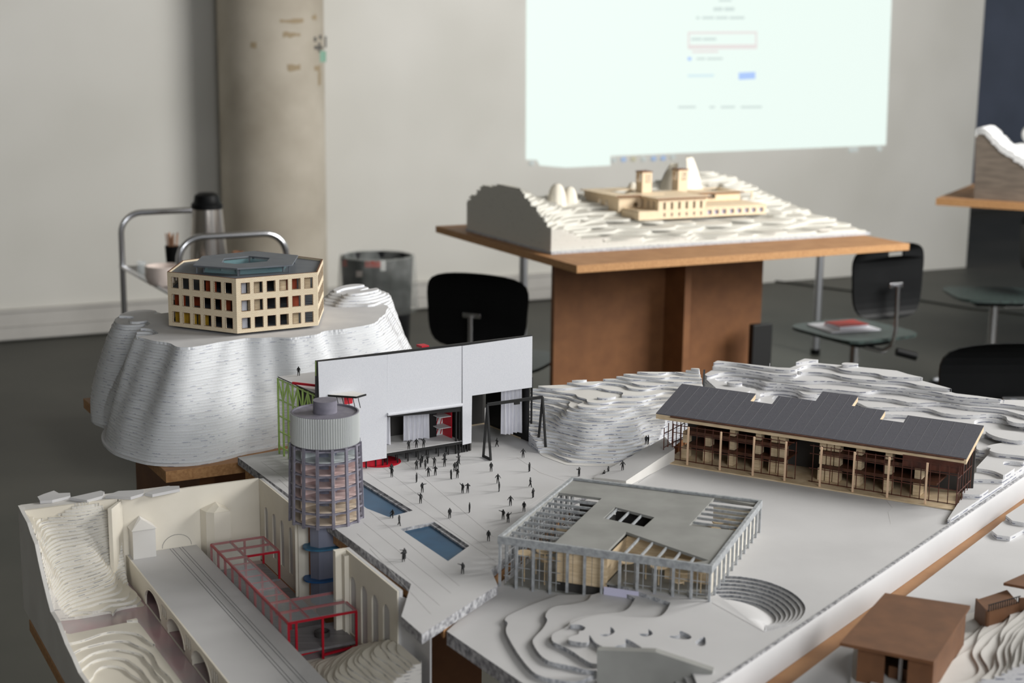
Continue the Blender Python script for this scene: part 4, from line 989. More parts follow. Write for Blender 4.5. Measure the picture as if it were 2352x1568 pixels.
# ================================================================== HEXAGONAL BUILDING ON ITS CLIFF
hc = (-.55, 3.06)
basep = [at2(x, y, .905) for x, y in [(213, 962), (216, 972), (249, 985)]] + [at2(x, y, .905) for x, y in [(249, 1030), (268, 1045), (300, 1056), (345, 1068), (400, 1071), (449, 1069), (500, 1060), (560, 1043), (650, 1024), (760, 1003)]] + [(-.29, 3.02), (-.22, 3.12), (-.19, 3.25), (-.20, 3.40), (-.30, 3.50), (-.45, 3.52), (-.60, 3.42), (-.76, 3.36), (-.86, 3.30), (-.885, 3.17)]
topp = [at2(x, y, 1.115) for x, y in [(330, 742), (315, 752), (313, 765), (345, 777), (390, 785), (416, 790), (449, 789), (480, 783), (510, 776), (542, 773), (640, 768), (719, 763), (769, 753), (830, 742)]] + [(-.30, 3.085), (-.27, 3.19), (-.27, 3.28), (-.34, 3.33), (-.46, 3.34), (-.62, 3.32), (-.70, 3.22)]
lobe = [(-.80, 3.19), (-.835, 3.12)]
def polar(pts):
    A_ = sorted((math.atan2(y - hc[1], x - hc[0]), math.hypot(x - hc[0], y - hc[1])) for x, y in pts)
    a = np.array([q[0] for q in A_]); r = np.array([q[1] for q in A_])
    g = np.linspace(-math.pi, math.pi, 721); rr = np.interp(g, np.concatenate([a[-1:] - 2 * math.pi, a, a[:1] + 2 * math.pi]), np.concatenate([r[-1:], r, r[:1]]))
    kk = np.exp(-np.linspace(-2, 2, 19) ** 2); kk /= kk.sum(); rr[:-1] = np.convolve(np.concatenate([rr[-10:-1], rr[:-1], rr[:9]]), kk, 'valid')[:720]; rr[-1] = rr[0]
    return g, rr
gb, rbse = polar(basep); gt, rtop = polar(topp)
hill_top = 1.115
# the back left lobe and the raised back right shoulder as extra bumps
def hexh(X, Y):
    dx, dy = X - hc[0], Y - hc[1]; an = np.arctan2(dy, dx); r = np.hypot(dx, dy)
    rb_ = np.interp(an, gb, rbse); rt__ = np.interp(an, gt, rtop)
    flut = .010 * np.sin(an * 7 + 1.2) + .003 * np.sin(an * 19) 
    s = np.clip((rb_ + flut * np.clip((rb_ - r) / .05, 0, 1) - r) / (rb_ - rt__ + 1e-6), -.5, 1)
    h = .905 + .207 * np.sign(s) * np.abs(s) ** .80
    h = np.where(s >= 1, 1.1125, h)
    # notch between the lobes at the left
    a0 = math.atan2(2.93 - hc[1], -.80 - hc[0]); da = np.abs((an - a0 + math.pi) % (2 * math.pi) - math.pi)
    h = h - .10 * np.exp(-(da / .10) ** 2) * np.clip((r - .19) / .08, 0, 1)
    # back left lobe
    q = np.hypot((X + .80) / .07, (Y - 3.16) / .12); h = np.maximum(h, 1.105 - .20 * np.maximum(q - .6, 0) ** 1.4)
    # shoulder at the back right
    q2 = np.hypot((X + .355) / .075, (Y - 3.36) / .10); h = np.maximum(h, 1.134 + .004 * np.sin(an * 30) - .05 * np.maximum(q2 - .6, 0) ** 1.1 - .16 * np.maximum(q2 - 1.05, 0))
    return h
hxm = [(-1.02, 2.66), (-.3, 2.66), (-.10, 2.9), (-.05, 3.6), (-1.02, 3.6)]
def hexh2(X, Y): h = hexh(X, Y); return h
def hex_mask():
    g = np.linspace(-math.pi, math.pi, 121)[:-1]; R_ = np.interp(g, gb, rbse) + .004
    return [(hc[0] + r_ * math.cos(a_), hc[1] + r_ * math.sin(a_)) for a_, r_ in zip(g, R_)]
cl = terrain('cliff_model', hexh2, hex_mask(), .910, .005, .0045, ['plateau_card', 'hill_edge'], wav=.0012, freq=45, seed=21, zmin=.9053)
tag(cl, 'tall white layered cliff carrying the hexagonal building', 'model')

PT = 1.1155
F_ = at2(545, 766, PT); Lc = at2(388, 747, PT); Rf = at2(731, 747, PT)
BLc = at2(419, 599, 1.225); Rr = at2(742, 596, 1.225); Bk = (BLc[0] + (Rr[0] - BLc[0]) * .45, BLc[1] + .155)
hexp = [F_, Rf, Rr, Bk, BLc, Lc]
HZ = 1.2255
hb = empty('hexagonal_building_model', (sum(p[0] for p in hexp) / 6, sum(p[1] for p in hexp) / 6, PT), 'pale engraved plywood hexagonal building with square windows on the white cliff', 'building model')
def facade(p, q, n, parent, m0=.035):
    p = np.array(p); q = np.array(q); Ln = np.linalg.norm(q - p); az = math.degrees(math.atan2(q[0] - p[0], q[1] - p[1])); F = Frame(p[0], p[1], az)
    # e2 is to the left of p->q ; interior must be on that side
    holes = []
    for r_ in range(3):
        z0_ = PT + .0085 + r_ * .0352; 
        for k_ in range(n):
            wd = Ln / n * .60; c_ = Ln * m0 + (Ln * (1 - 2 * m0)) * (k_ + .5) / n
            holes.append([(c_ - wd / 2, z0_), (c_ - wd / 2, z0_ + .0215), (c_ + wd / 2, z0_ + .0215), (c_ + wd / 2, z0_)])
    b = MB(F); b.extr([[(0, PT), (Ln, PT), (Ln, HZ), (0, HZ)]] + holes, lambda u, v, w_: (u, w_, v), 0, .003)
    o0 = F
    def uvf(pt): l_ = F.loc(pt); return (l_[0], pt.z)
    wl = b.build('facade', 'engraved_plywood', parent, uvfn=uvf)
    b = MB(F)
    for h_ in holes:
        x0, z0_ = h_[0]; x1 = h_[2][0]; z1_ = h_[2][1]; e_ = .0005
        for A_ in ((x0 - e_, x1 + e_, z1_, z1_ + e_), (x0 - e_, x1 + e_, z0_ - e_, z0_), (x0 - e_, x0, z0_, z1_), (x1, x1 + e_, z0_, z1_)):
            b.box(A_[0], A_[1], -.0003, .0002, A_[2], A_[3])
    b.build('window_edges', 'burnt_edge', wl)
    b = MB(F); b.box(0, Ln, .0002, .003, HZ + .0001, HZ + .0006); b.build('rim', 'burnt_edge', wl)
    return F, Ln
rnd = random.Random(4)
fac = []
for i, n in ((5, 6), (0, 6), (1, 6)):
    F, Ln = facade(hexp[i], hexp[(i + 1) % 6], n, hb); fac.append((F, Ln, n))
for i in (2, 3, 4): facade(hexp[i], hexp[(i + 1) % 6], 5, hb)
def inset(poly, k):
    cx_ = sum(p[0] for p in poly) / len(poly); cy_ = sum(p[1] for p in poly) / len(poly); return [(cx_ + (x - cx_) * k, cy_ + (y - cy_) * k) for x, y in poly]
for r_ in range(3):
    b = MB(); b.prism(inset(hexp, .975), PT + .0001 + r_ * .0352, PT + .0045 + r_ * .0352); b.build('storey_floor', 'roof_grey', hb)
for (F, Ln, n) in fac:
    for r_ in range(3):
        for k_ in range(n):
            c_ = Ln * .035 + Ln * .93 * (k_ + .5) / n
            u = rnd.random(); m_ = 'dark_interior'
            if F is fac[0][0]: m_ = ['yellow_card', 'orange_card', 'orange_card'][r_] if u < .5 else 'dark_interior'
            elif F is fac[1][0]: m_ = ('curtain_cloth' if k_ == 0 else 'balsa' if u < .35 else 'orange_card' if k_ == 4 else 'dark_interior')
            b = MB(F); dd = .012 + .02 * rnd.random(); b.box(c_ - Ln / n * .46, c_ + Ln / n * .42, dd, dd + .002, PT + .005 + r_ * .0352, PT + .032 + r_ * .0352)
            if m_ != 'dark_interior': b.build('partition', m_, hb)
b = MB(); b.prism(inset(hexp, .60), PT + .005, HZ - .007); b.build('core', 'dark_interior', hb)
b = MB(); b.prism(inset(hexp, .978), HZ - .006, HZ - .0035); b.build('roof_deck', 'roof_grey', hb)
CZ = HZ + .0135
cano = [at2(x, y, CZ) for x, y in [(443, 609), (545, 616), (671, 607.5), (684.6, 586), (584, 576), (464, 588)]]
hole = [at2(x, y, CZ) for x, y in [(509.5, 602.5), (542, 606), (613, 600), (620, 592), (572, 587.5), (514.5, 593)]]
b = MB(); b.prism(cano, CZ - .003, CZ, holes=[hole]); b.build('canopy_roof', 'roof_grey', hb)
for src, k_, m_ in ((cano, .93, 'roof_grey'), (cano, .80, 'roof_grey'), (hole, 1.06, 'roof_grey')):
    pp = inset(src, k_)
    for i in range(6):
        b = MB(); b.box(pp[i][0] - .0014, pp[i][0] + .0014, pp[i][1] - .0014, pp[i][1] + .0014, HZ - .0034, CZ - .0031); b.build('canopy_post', m_, hb)
        p_, q_ = pp[i], pp[(i + 1) % 6]
        if k_ != .93:
            b = MB(); b.bar((p_[0], p_[1], HZ + .0025), (q_[0], q_[1], HZ + .0025), .0006, .011); b.build('glass_screen', 'tinted_glass', hb)

# ================================================================== THEATRE
TH = Frame(-.262, 2.65, 56.3)
th = empty('theatre_model', TH.w(.13, .09, .9205), 'white fronted theatre model with green truss side and raised black framed stage', 'building model')
def tp_(x, y, bq=0): p = onp(x, y, TH.w(0, bq), TH.az); return TH.loc(p)[0], p[2]
def tpoly(nm, m, pts, b0_, b1_, par=None):
    b = MB(TH); b.extr([[tp_(x, y) for x, y in pts]], lambda u, v, w_: (u, w_, v), b0_, b1_); return b.build(nm, m, par or th)
def pspeck(): pass
tpoly('front_panel', 'speckled_card', [(729.5, 830.5), (888.5, 814), (887, 1051), (770, 1070), (737, 1075)], -.002, 0)
tpoly('front_panel', 'speckled_card', [(889.2, 814), (1060, 794), (1059.5, 930), (888, 951)], -.0015, .0005)
tpoly('front_panel', 'speckled_card', [(1061, 794), (1221.5, 771.5), (1220.5, 889), (1083, 908), (1081.5, 1016.5), (1061.5, 1021)], -.002, 0)
tpoly('panel_backing', 'black_board', [(727, 829), (1222.5, 769.5), (1222, 889), (1084, 908), (1083, 1017), (1062, 1021), (1058, 945), (889, 958), (888, 1052), (727, 1076)], .0008, .006)
tpoly('speaker_beam', 'red_card', [(975, 797), (992, 795), (992, 800), (975, 802)], .01, .03)
# rolled lower edge of the middle sheet
a0_, z0_ = tp_(888.5, 952); a1_, z1_ = tp_(1059.5, 931)
b = MB(TH); b.tube([(a0_, -.003, z0_ + .001), (a1_, -.003, z1_ + .002)], .0032, 16); b.build('rolled_edge', 'speckled_card', th, smooth=True)
SZ = .9445
ax0, _ = tp_(888, 1045); ax1, _ = tp_(1058, 1020)
b = MB(TH); b.box(ax0, ax1 + .004, .001, .125, SZ - .001, SZ); b.build('stage_floor', 'grey_card', th)
b = MB(TH); b.box(ax0, ax1 + .004, -.0005, .1, SZ - .0055, SZ - .0012); b.build('stage_frame', 'black_board', th)
for i in range(8):
    for bq in (.004, .022):
        a_ = ax0 + .004 + (ax1 - ax0 - .006) * i / 7 + (0 if bq < .01 else .006)
        b = MB(TH); b.box(a_ - .0009, a_ + .0009, bq, bq + .0018, .9205, SZ - .0057); b.build('stage_leg', 'black_board', th)
for x in (770, 800, 844, 866, 882): 
    a_ = tp_(x, 1060)[0]; b = MB(TH); b.box(a_ - .001, a_ + .001, .004, .006, .9205, .95); b.build('stage_leg', 'black_board', th)
for x in (1065, 1070, 1077): 
    a_ = tp_(x, 1020)[0]; b = MB(TH); b.box(a_ - .0013, a_ + .0013, .004, .0066, .9205, .95); b.build('stage_leg', 'black_board', th)
for x in (1050, 1057.5):
    a_ = tp_(x, 960)[0]; b = MB(TH); b.box(a_ - .0014, a_ + .0014, .002, .005, .9205, z1_ + .01); b.build('upright', 'black_board', th)
b = MB(TH); b.box(ax0 - .08, ax0 - .001, .012, .014, .9205, .9385); b.build('red_wall', 'red_card', th)
b = MB(TH); rc = TH.loc(at(872, 1060, .92)); b.lathe(rc[0], rc[1], [(0, .9203), (.040, .9203), (.040, .9208), (0, .9208)], 40); b.build('red_carpet', 'red_card', th)
b = MB(TH); b.box(ax0 - .10, .36, .165, .168, .9205, 1.062); b.build('rear_wall', 'dark_card', th)
b = MB(TH); b.box(ax0, ax1 - .03, .10, .103, SZ + .0002, 1.02); b.build('rear_screen', 'dark_card', th)
def curtain(a0_, a1_, bq, z0_, z1_, n, amp=.003, nm='curtain'):
    b = MB(TH); vs = []; fs = []; k_ = n * 6
    for i in range(k_ + 1):
        t_ = i / k_; u = a0_ + (a1_ - a0_) * t_; o_ = amp * math.sin(t_ * n * 2 * math.pi)
        for z, sp_ in ((z0_, 1.3), (z1_, .7)): vs.append((u + .002 * math.sin(t_ * 7) * (z == z0_), bq + o_ * sp_, z + (.001 * math.sin(t_ * 11) if z == z0_ else 0)))
    for i in range(k_): fs.append((2 * i, 2 * i + 2, 2 * i + 3, 2 * i + 1))
    b._add(vs, fs); return b.build(nm, 'curtain_cloth', th, smooth='all')
curtain(ax0 + .003, ax0 + .035, .050, SZ + .001, 1.03, 3)
curtain(ax0 + .064, ax0 + .120, .050, SZ + .001, 1.03, 5)
b = MB(TH); b.box(ax0 + .123, ax0 + .138, .052, .09, SZ + .0002, 1.03); b.build('wing_wall', 'black_board', th)
b = MB(TH); b.box(ax1 - .030, ax1 - .004, .06, .062, SZ + .0002, 1.03); b.build('shelf_back', 'pale_floor', th)
for z in (.9655, .987, 1.008):
    b = MB(TH); b.box(ax1 - .030, ax1 - .004, .028, .0595, z, z + .0015); b.build('shelf', 'grey_card', th)
for z in (.955, .975, .996):
    for k_ in range(3):
        b = MB(TH); b.bar((ax1 - .028 + .009 * k_, .0585, z - .008), (ax1 - .022 + .009 * k_, .0585, z + .009), .0012); b.build('red_brace', 'red_card', th)
b = MB(TH); b.box(ax1 - .004, ax1 - .002, .028, .06, SZ, 1.03); b.build('shelf_side', 'red_card', th)
# right hand opening
ro0, _ = tp_(1084, 950); ro1, _ = tp_(1216, 1017)
b = MB(TH); b.box(ro0 + .0, ro0 + .003, .0065, .16, .9205, 1.03); b.build('side_wall', 'dark_card', th)
b = MB(TH); b.box(ro1 - .0, ro1 + .003, .006, .16, .9205, 1.045); b.build('side_wall', 'black_board', th)
b = MB(TH); b.box(ro0 + .004, ro1 - .0005, .163, .1645, .9205, .9225); b.box(ro1 - .002, ro1 - .0005, .03, .162, .9205, .9225); b.build('skirting', 'plywood', th)
curtain(ro0 + .082, ro1 - .004, .024, .936, 1.045, 5, .0045)
b = MB(TH); b.box(ro1 + .0035, ro1 + .0055, -.001, .003, .9205, 1.05); b.build('upright', 'black_board', th)
# roof of the side building and green truss
RZ2 = 1.068; gL, gR = -.0905, -.094
b = MB(TH); b.prism([(-.093, .178), (-.02, .178), (.05, .14), (.05, .0065), (-.093, .0065)], RZ2, RZ2 + .002); b.build('side_roof', ['grey_card', 'dark_card'], th)
def gb_(nm, p_, q_, wd=.0028): b = MB(TH); b.bar(p_, q_, wd); return b.build(nm, 'green_lacquer', th)
nb = 8
for k_ in range(nb + 1): gb_('truss_post', (-.094, .008 + .169 * k_ / nb, .9205), (-.094, .008 + .169 * k_ / nb, RZ2 - .0005))
for z in (.935, .965, .995, 1.027, 1.0655): gb_('truss_rail', (-.094, .006, z), (-.094, .179, z), .0022)
for k_ in range(nb):
    y0, y1 = .008 + .169 * k_ / nb, .008 + .169 * (k_ + 1) / nb
    gb_('truss_brace', (-.094, y0, 1.028 if k_ % 2 else 1.065), (-.094, y1, 1.065 if k_ % 2 else 1.028), .0022)
gb_('corner_post', (-.0985, .003, .9205), (-.0985, .003, 1.133), .004)
b = MB(TH); b.bar((-.10, .10, RZ2 + .006), (-.06, .012, RZ2 + .010), .003, .004); b.build('red_ladder', 'red_card', th)
# little canopy on the front
c0, cz = tp_(752, 905); c1, _ = tp_(780, 905)
b = MB(TH); b.prism([(c0, -.0025), (c0 + .050, -.0025), (c0 + .058, -.034), (c0 + .036, -.040)], cz - .002, cz); b.build('small_canopy', 'white_card', th)
b = MB(TH); b.bar((c0 + .036, -.041, cz - .002), (c0 + .059, -.035, cz - .001), .002, .003); b.bar((c0, -.003, cz - .002), (c0 + .036, -.041, cz - .002), .002, .003)
for k_ in range(5): b.bar((c0 + .012 + .008 * k_, -.012 - .005 * k_, cz - .003), (c0 + .016 + .008 * k_, -.014 - .005 * k_, cz - .024), .0013)
b.build('canopy_truss', 'black_board', th)
b = MB(TH); b.box(c0 + .028, c0 + .044, -.012, -.010, cz - .020, cz - .006); b.build('red_infill', 'red_card', th)

# gantry
gm = empty('gantry_model', tuple((at(1118, 1053, .92) + at(1245, 1033, .92)) / 2 + np.array([0, 0, .0003])), 'black gantry frame with two narrow A shaped legs in front of the theatre', 'model')
gf = [at(x, y, .9206) for x, y in [(1110, 1049), (1127, 1057), (1235, 1029), (1254, 1037)]]
mA, mB_ = (gf[0] + gf[1]) / 2, (gf[2] + gf[3]) / 2
tA_ = onp(1117, 930, mA, 56.3); tB_ = onp(1244, 911, mB_, 56.3)
tz = (tA_[2] + tB_[2]) / 2
for m_, f0, f1 in ((mA, gf[0], gf[1]), (mB_, gf[2], gf[3])):
    tpp = np.array([m_[0], m_[1], tz])
    b = MB(); b.bar(tuple(f0), tuple(tpp), .0038, .0032); b.bar(tuple(f1), tuple(tpp), .0038, .0032); b.bar(tuple(f0 + [0, 0, .002]), tuple(f1 + [0, 0, .002]), .003, .0038); b.build('leg', 'black_board', gm)
b = MB(); b.bar((mA[0], mA[1], tz), (mB_[0], mB_[1], tz), .002, .006); b.build('beam', 'black_board', gm)
mm = mA * .47 + mB_ * .53; dd_ = (mB_ - mA) / np.linalg.norm(mB_ - mA) * .006
b = MB(); b.bar(tuple(mm - dd_ + [0, 0, tz - .92 - .0055]), tuple(mm + dd_ + [0, 0, tz - .92 - .0055]), .003, .005); b.build('hoist', 'black_board', gm)

# ================================================================== RIGHT MODEL: board, contour pool, steps
rt_edge = [at2(2352 + 90, 1020, .92), at2(2352, 1088, .92), at2(1640, 1568, .92), at2(1560, 1622, .92)]
e0, e1_ = np.array(at2(2352, 1088, .92)), np.array(at2(1640, 1568, .92)); ed = (e1_ - e0) / np.linalg.norm(e1_ - e0)
az_r = math.degrees(math.atan2(ed[0], ed[1])); EF = Frame(e0[0], e0[1], az_r)     # e1 towards the viewer, e2 to its left (outside, to the right in the photo)
ELEN = 1.30
ER0 = EF.w(-.62, 0)[:2]; ER1 = EF.w(ELEN, 0)[:2]
t = empty('display_table', (.45, 2.2, 0), 'brown board table under the two grey landscape models, lower right', 'table')
fl = at2(1026, 1449, .8952); fl2 = at2(1200, 1568, .8952)
dlt = (np.array(fl2) - np.array(fl)); fl3 = tuple(np.array(fl) + dlt * 2.6)
backL = at2(1438, 1108, .92)
bb1 = (.36, 2.80); bb2 = (.455, 2.945)
G0 = at(1143, 1231, 1.003)
KH = (CAMH - .974) / (CAMH - 1.003)
class Scaled(Frame):
    def w(s, a, b, z=0):
        p = Frame.w(s, a, b, z); return (p[0] * KH, p[1] * KH, CAMH + (p[2] - CAMH) * KH)
def zo(z): return CAMH + (z - CAMH) / KH
GF = Scaled(G0[0], G0[1], 111.26)         # grey building: e1 along its front to the right, e2 to the back
gfl = GF.w(-.002, -.002)[:2]; gbl = GF.w(-.002, .325)[:2]
tb_ = [(.10, 1.60), (1.0, 1.60), (1.35, 2.2), (1.35, 2.9), (1.15, 3.25), (.50, 3.2), (.40, 2.8), (.06, 2.2), (.0, 1.86)]
b = MB(); b.prism(tb_, .853, .875); b.build('tabletop', ['mdf', 'mdf_edge'], t)
b = MB(); b.box(.20, .23, 1.8, 2.6, 0, .853); b.build('pedestal_board', 'mdf_shaded', t)
b = MB(); b.box(.232, .8, 2.2, 2.23, 0, .853); b.build('pedestal_board', 'mdf_shaded', t)
rmod = empty('landscape_model', (.45, 2.2, .8752), 'pale grey landscape model with sunken round steps and wavy terraces, lower right', 'model')
main_back = [(.46, 2.95), (.52, 3.25), (1.15, 3.25)]
base_poly = [fl, fl3, EF.w(ELEN, -.008)[:2], EF.w(-.62, -.008)[:2]] + main_back[::-1] + [(.36, 2.80), backL, gbl, gfl]
# amphitheatre curves
outer_c = spline([at2(x, y, .92) for x, y in [(1637, 1322), (1700, 1324), (1760, 1335), (1810, 1355), (1840, 1378), (1850, 1400), (1835, 1424), (1800, 1440), (1755, 1450)]], 5)
inner_c = spline([at2(x, y, .896) for x, y in [(1630, 1386), (1680, 1384), (1729, 1392), (1754, 1404), (1768, 1418), (1772, 1430), (1769, 1440), (1763, 1446), (1755, 1450)]], 5)
oc, ic = np.array(outer_c), np.array(inner_c)
ic[-1] = oc[-1]
hole_am = [tuple(p) for p in oc] + [tuple(ic[0] + np.array([.0, -.004]))]
hole_in = [(p[0], p[1]) for p in hole_am]
def lay(nm, poly, z0, z1, holes=(), m=('grey_card', 'foam_side')):
    b = MB(); b.prism(poly, z0, z1, holes=[list(h) for h in holes]); return b.build(nm, list(m), rmod)
lay('base_board', base_poly, .8753, .8952, [hole_in], ('grey_card', 'pitted_concrete'))
tail = [EF.w(ELEN, 0)[:2], EF.w(-.62, 0)[:2]] + main_back[::-1] + [(.36, 2.80), backL, gbl]
front_r = at2(1500, 1640, .92)
def cont(pts, z, n=4): return spline([at2(x, y, z) for x, y in pts], n)
c1 = cont([(1284, 1366), (1222, 1388), (1170, 1412), (1160, 1423), (1166, 1430), (1162, 1447), (1170, 1467), (1193, 1505), (1222, 1540), (1246, 1553), (1274, 1559), (1309, 1564), (1332, 1563), (1371, 1548), (1450, 1540), (1530, 1560), (1560, 1640)], .9014)
c2 = cont([(1358, 1366), (1347, 1379), (1309, 1388), (1274, 1392), (1257, 1404), (1253, 1415), (1257, 1424), (1246, 1444), (1225, 1467), (1227, 1482), (1243, 1505), (1266, 1519), (1309, 1528), (1371, 1540), (1450, 1530), (1540, 1550), (1580, 1640)], .9076)
c3 = cont([(1459, 1373), (1445, 1395), (1425, 1405), (1381, 1409), (1338, 1415), (1312, 1424), (1308, 1433), (1292, 1444), (1271, 1454), (1267, 1464), (1272, 1474), (1297, 1485), (1321, 1499), (1338, 1511), (1371, 1524), (1450, 1515), (1560, 1540), (1600, 1640)], .9138)
c4 = cont([(1540, 1383), (1529, 1404), (1506, 1417), (1440, 1416), (1381, 1412), (1340, 1420), (1318, 1430), (1310, 1434), (1330, 1434), (1344, 1440), (1340, 1447), (1330, 1449), (1328, 1456), (1310, 1461), (1306, 1469), (1330, 1474), (1352, 1474), (1354, 1458), (1366, 1474), (1385, 1485), (1405, 1494), (1480, 1500), (1580, 1530), (1620, 1640)], .920)
tail2 = [EF.w(ELEN, 0)[:2], EF.w(-.62, 0)[:2]] + main_back[::-1] + [(.36, 2.80), backL, gbl, gfl]
def tl(c, r=-.008):  # region to the right of a contour
    mid = GF.w(.0, .01)[:2]
    return list(c) + [EF.w(ELEN, r)[:2], EF.w(-.62, r)[:2]] + main_back[::-1] + [(.36, 2.80), backL, gbl, GF.w(.161, .30)[:2], GF.w(.161, .02)[:2]]
lay('terrace', tl(c1), .8953, .9014, [hole_in])
lay('terrace', tl(c2), .9015, .9076, [hole_in])
lay('terrace', tl(c3), .9077, .9138, [hole_in])
pockets = [spline([at2(x, y, .92) for x, y in q], 4, True) for q in (
    [(1378, 1457), (1400, 1454), (1402, 1439), (1412, 1449), (1405, 1456), (1390, 1461)],
    [(1468, 1455), (1488, 1454), (1489, 1444), (1499, 1453), (1494, 1459), (1478, 1461)],
    [(1535, 1461), (1560, 1458), (1562, 1448), (1586, 1459), (1584, 1467), (1560, 1467)],
    [(1597, 1474), (1610, 1465), (1619, 1463), (1620, 1480), (1606, 1483)],
    [(1412, 1484), (1436, 1478), (1438, 1466), (1474, 1487), (1468, 1493), (1436, 1490)])]
lay('terrace', tl(c4, 0), .9139, .920, [hole_in] + pockets)
# steps of the sunken amphitheatre
NSg = 7
_S = np.array(at2(1636, 1384, .9203)); _E = np.array(at2(1755, 1450, .9203)); _d = (_E - _S) / np.linalg.norm(_E - _S)
DI = np.abs((ic - _S) @ np.array([-_d[1], _d[0]])); DM = DI.max(); _am = int(DI.argmax())
UP_ = np.where(np.arange(len(ic)) <= _am, 1.0, (DI / DM) ** .6); UP_[-1] = 0.0
for k_ in range(NSg):
    f0, f1 = k_ / NSg, (k_ + 1) / NSg
    A_ = oc * (1 - f0) + ic * f0; B_ = oc * (1 - f1) + ic * f1
    b = MB(); vs = []; n_ = len(A_)
    for i in range(n_):
        up = UP_[i]; z = .920 - .024 * f1 * up; zt = z + .0034 * up
        vs += [(A_[i][0], A_[i][1], z), (B_[i][0], B_[i][1], z), (A_[i][0], A_[i][1], zt + .0004), (B_[i][0], B_[i][1], z - .004)]
    fs = []
    for i in range(n_ - 1): q = i * 4; fs += [(q, q + 1, q + 5, q + 4), (q, q + 4, q + 6, q + 2), (q + 1, q + 3, q + 7, q + 5)]
    b._add(vs, fs, True); b.build('step', ['grey_card', 'foam_side'], rmod, recalc=False).data.polygons.foreach_set('material_index', [0, 1, 1] * (n_ - 1))
b = MB(); nI = len(ic); NR = 8; vs = []; fs = []
pE = np.array(at(1755, 1450, .9203)); pS = np.array(at(1636, 1384, .9203))
for i in range(nI):
    zI = .9201 - .0243 * UP_[i]; g = float(np.clip(((ic[i] - _S) @ _d) / np.linalg.norm(_E - _S), 0, 1)); L_p = pS * (1 - g) + pE * g
    for j in range(NR + 1):
        t_ = j / NR; vs.append((ic[i][0] * (1 - t_) + L_p[0] * t_, ic[i][1] * (1 - t_) + L_p[1] * t_, zI + (.9203 - zI) * (1 - (1 - t_) ** 2)))
for i in range(nI - 1):
    for j in range(NR): q = i * (NR + 1) + j; fs.append((q, q + 1, q + NR + 2, q + NR + 1))
b._add(vs, fs, True); b.build('arena_floor', 'grey_card', rmod, smooth='all', recalc=False)
# right hand skirt of the board
b = MB(EF); prf = [(.0003, .9190), (.0036, .9150), (.0054, .9080), (.0062, .9000), (.0064, .8910), (.0062, .8820), (.0058, .8756)]
prf = spline(prf, 3); loop_ = prf + [(x - .0012, z - .0002) for x, z in prf[::-1]]
b.extr([loop_], lambda u, v, w_: (w_, u, v), -.62, ELEN); b.build('side_skirt', 'grey_card', rmod, smooth=True)
b = MB(EF); b.box(-.62, ELEN, .0003, .0045, .9192, .9212); b.build('torn_edge', 'pitted_concrete', rmod)
# grey gable card standing at the very front
gp = np.array([.05, 1.79, 0])
b = MB(); loop = [(1371, 1640), (1371, 1493), (1505, 1497), (1638, 1541), (1612, 1640)]
P = [onp(x, y, gp, 98) for x, y in loop]; nn = np.array([.0025, .012, 0])
n_ = len(P); b._add(P + [p + nn for p in P], [tuple(range(n_)), tuple(range(2 * n_ - 1, n_ - 1, -1))] + [(i, (i + 1) % n_, n_ + (i + 1) % n_, n_ + i) for i in range(n_)], True)
b.build('gable_card', 'roof_slab_grey', rmod)
# crack in the ground and retaining wall
for p_, q_ in [((2034, 1146), (2050, 1166)), ((2050, 1166), (2040, 1177)), ((2040, 1177), (2046, 1203))]:
    thin_line(at2(*p_, .92), at2(*q_, .92), .92, .0005, 'faint_line', 'surface_crack', rmod)
thin_line(at2(1466, 1108, .92), at2(1560, 1046, .92), .92, .0005, 'pencil_line', 'joint_line', rmod)

# ------------------------------------------------------------------ layered ridge of the right model
rc_ = [(1640, 868, .992), (1650, 828, 1.006), (1720, 836, 1.005), (1785, 846, 1.004), (1820, 851, 1.000), (1850, 829, 1.008), (1950, 838, 1.008), (2053, 849, 1.007), (2080, 862, 1.004), (2110, 873, 1.000), (2195, 902, .992), (2250, 915, .986), (2352, 936, .98), (2460, 960, .975),
       (1630, 885, .978), (1700, 878, .982), (1760, 885, .978), (1820, 870, .990), (1900, 862, .994), (2000, 868, .996), (2080, 888, .988), (1850, 900, .976), (1960, 896, .980), (2060, 912, .975), (2160, 930, .970), (2280, 955, .963), (2400, 985, .96),
       (1985, 935, .965), (2080, 960, .955), (2200, 975, .958), (2300, 1000, .955), (2352, 1035, .952), (2290, 1050, .948), (2260, 1100, .938), (2230, 1140, .93), (2352, 1070, .945), (2400, 1060, .95), (2178, 1200, .9215), (2205, 1185, .924), (2215, 1160, .924), (1700, 920, .94), (1800, 930, .94), (1900, 950, .94), (2250, 1020, .945)]
rw = [tuple(at(x, y, z)) for x, y, z in rc_]
rmask = [at2(2172, 1207, .9205), EF.w(-.16, -.001)[:2], EF.w(-.55, -.001)[:2], at2(2460, 950, .975), at2(2352, 932, .98), at2(2250, 911, .986), at2(2195, 898, .992), at2(2120, 869, 1.0), at2(2085, 857, 1.004), at2(2060, 846, 1.007), at2(1950, 834, 1.008), at2(1848, 825, 1.008), at2(1815, 847, 1.0), at2(1787, 842, 1.004), at2(1648, 824, 1.006), at2(1618, 862, .985), (.44, 3.0), (.62, 2.905), (.905, 2.735), at2(2240, 1090, .93), at2(2200, 1160, .924)]
rw += [(.50, 3.02, .968), (.6, 2.97, .962), (.7, 2.92, .955), (.85, 2.82, .950)]
hz0 = tps(rw)
hz = lambda X, Y: np.minimum(hz0(X, Y), 1.010)
ri = terrain('contour_ridge', hz, rmask, .9275, .0075, .0035, ['grey_card', 'ridge_edge'], wav=.0042, freq=38, parent=rmod, seed=31, zmin=.9202)

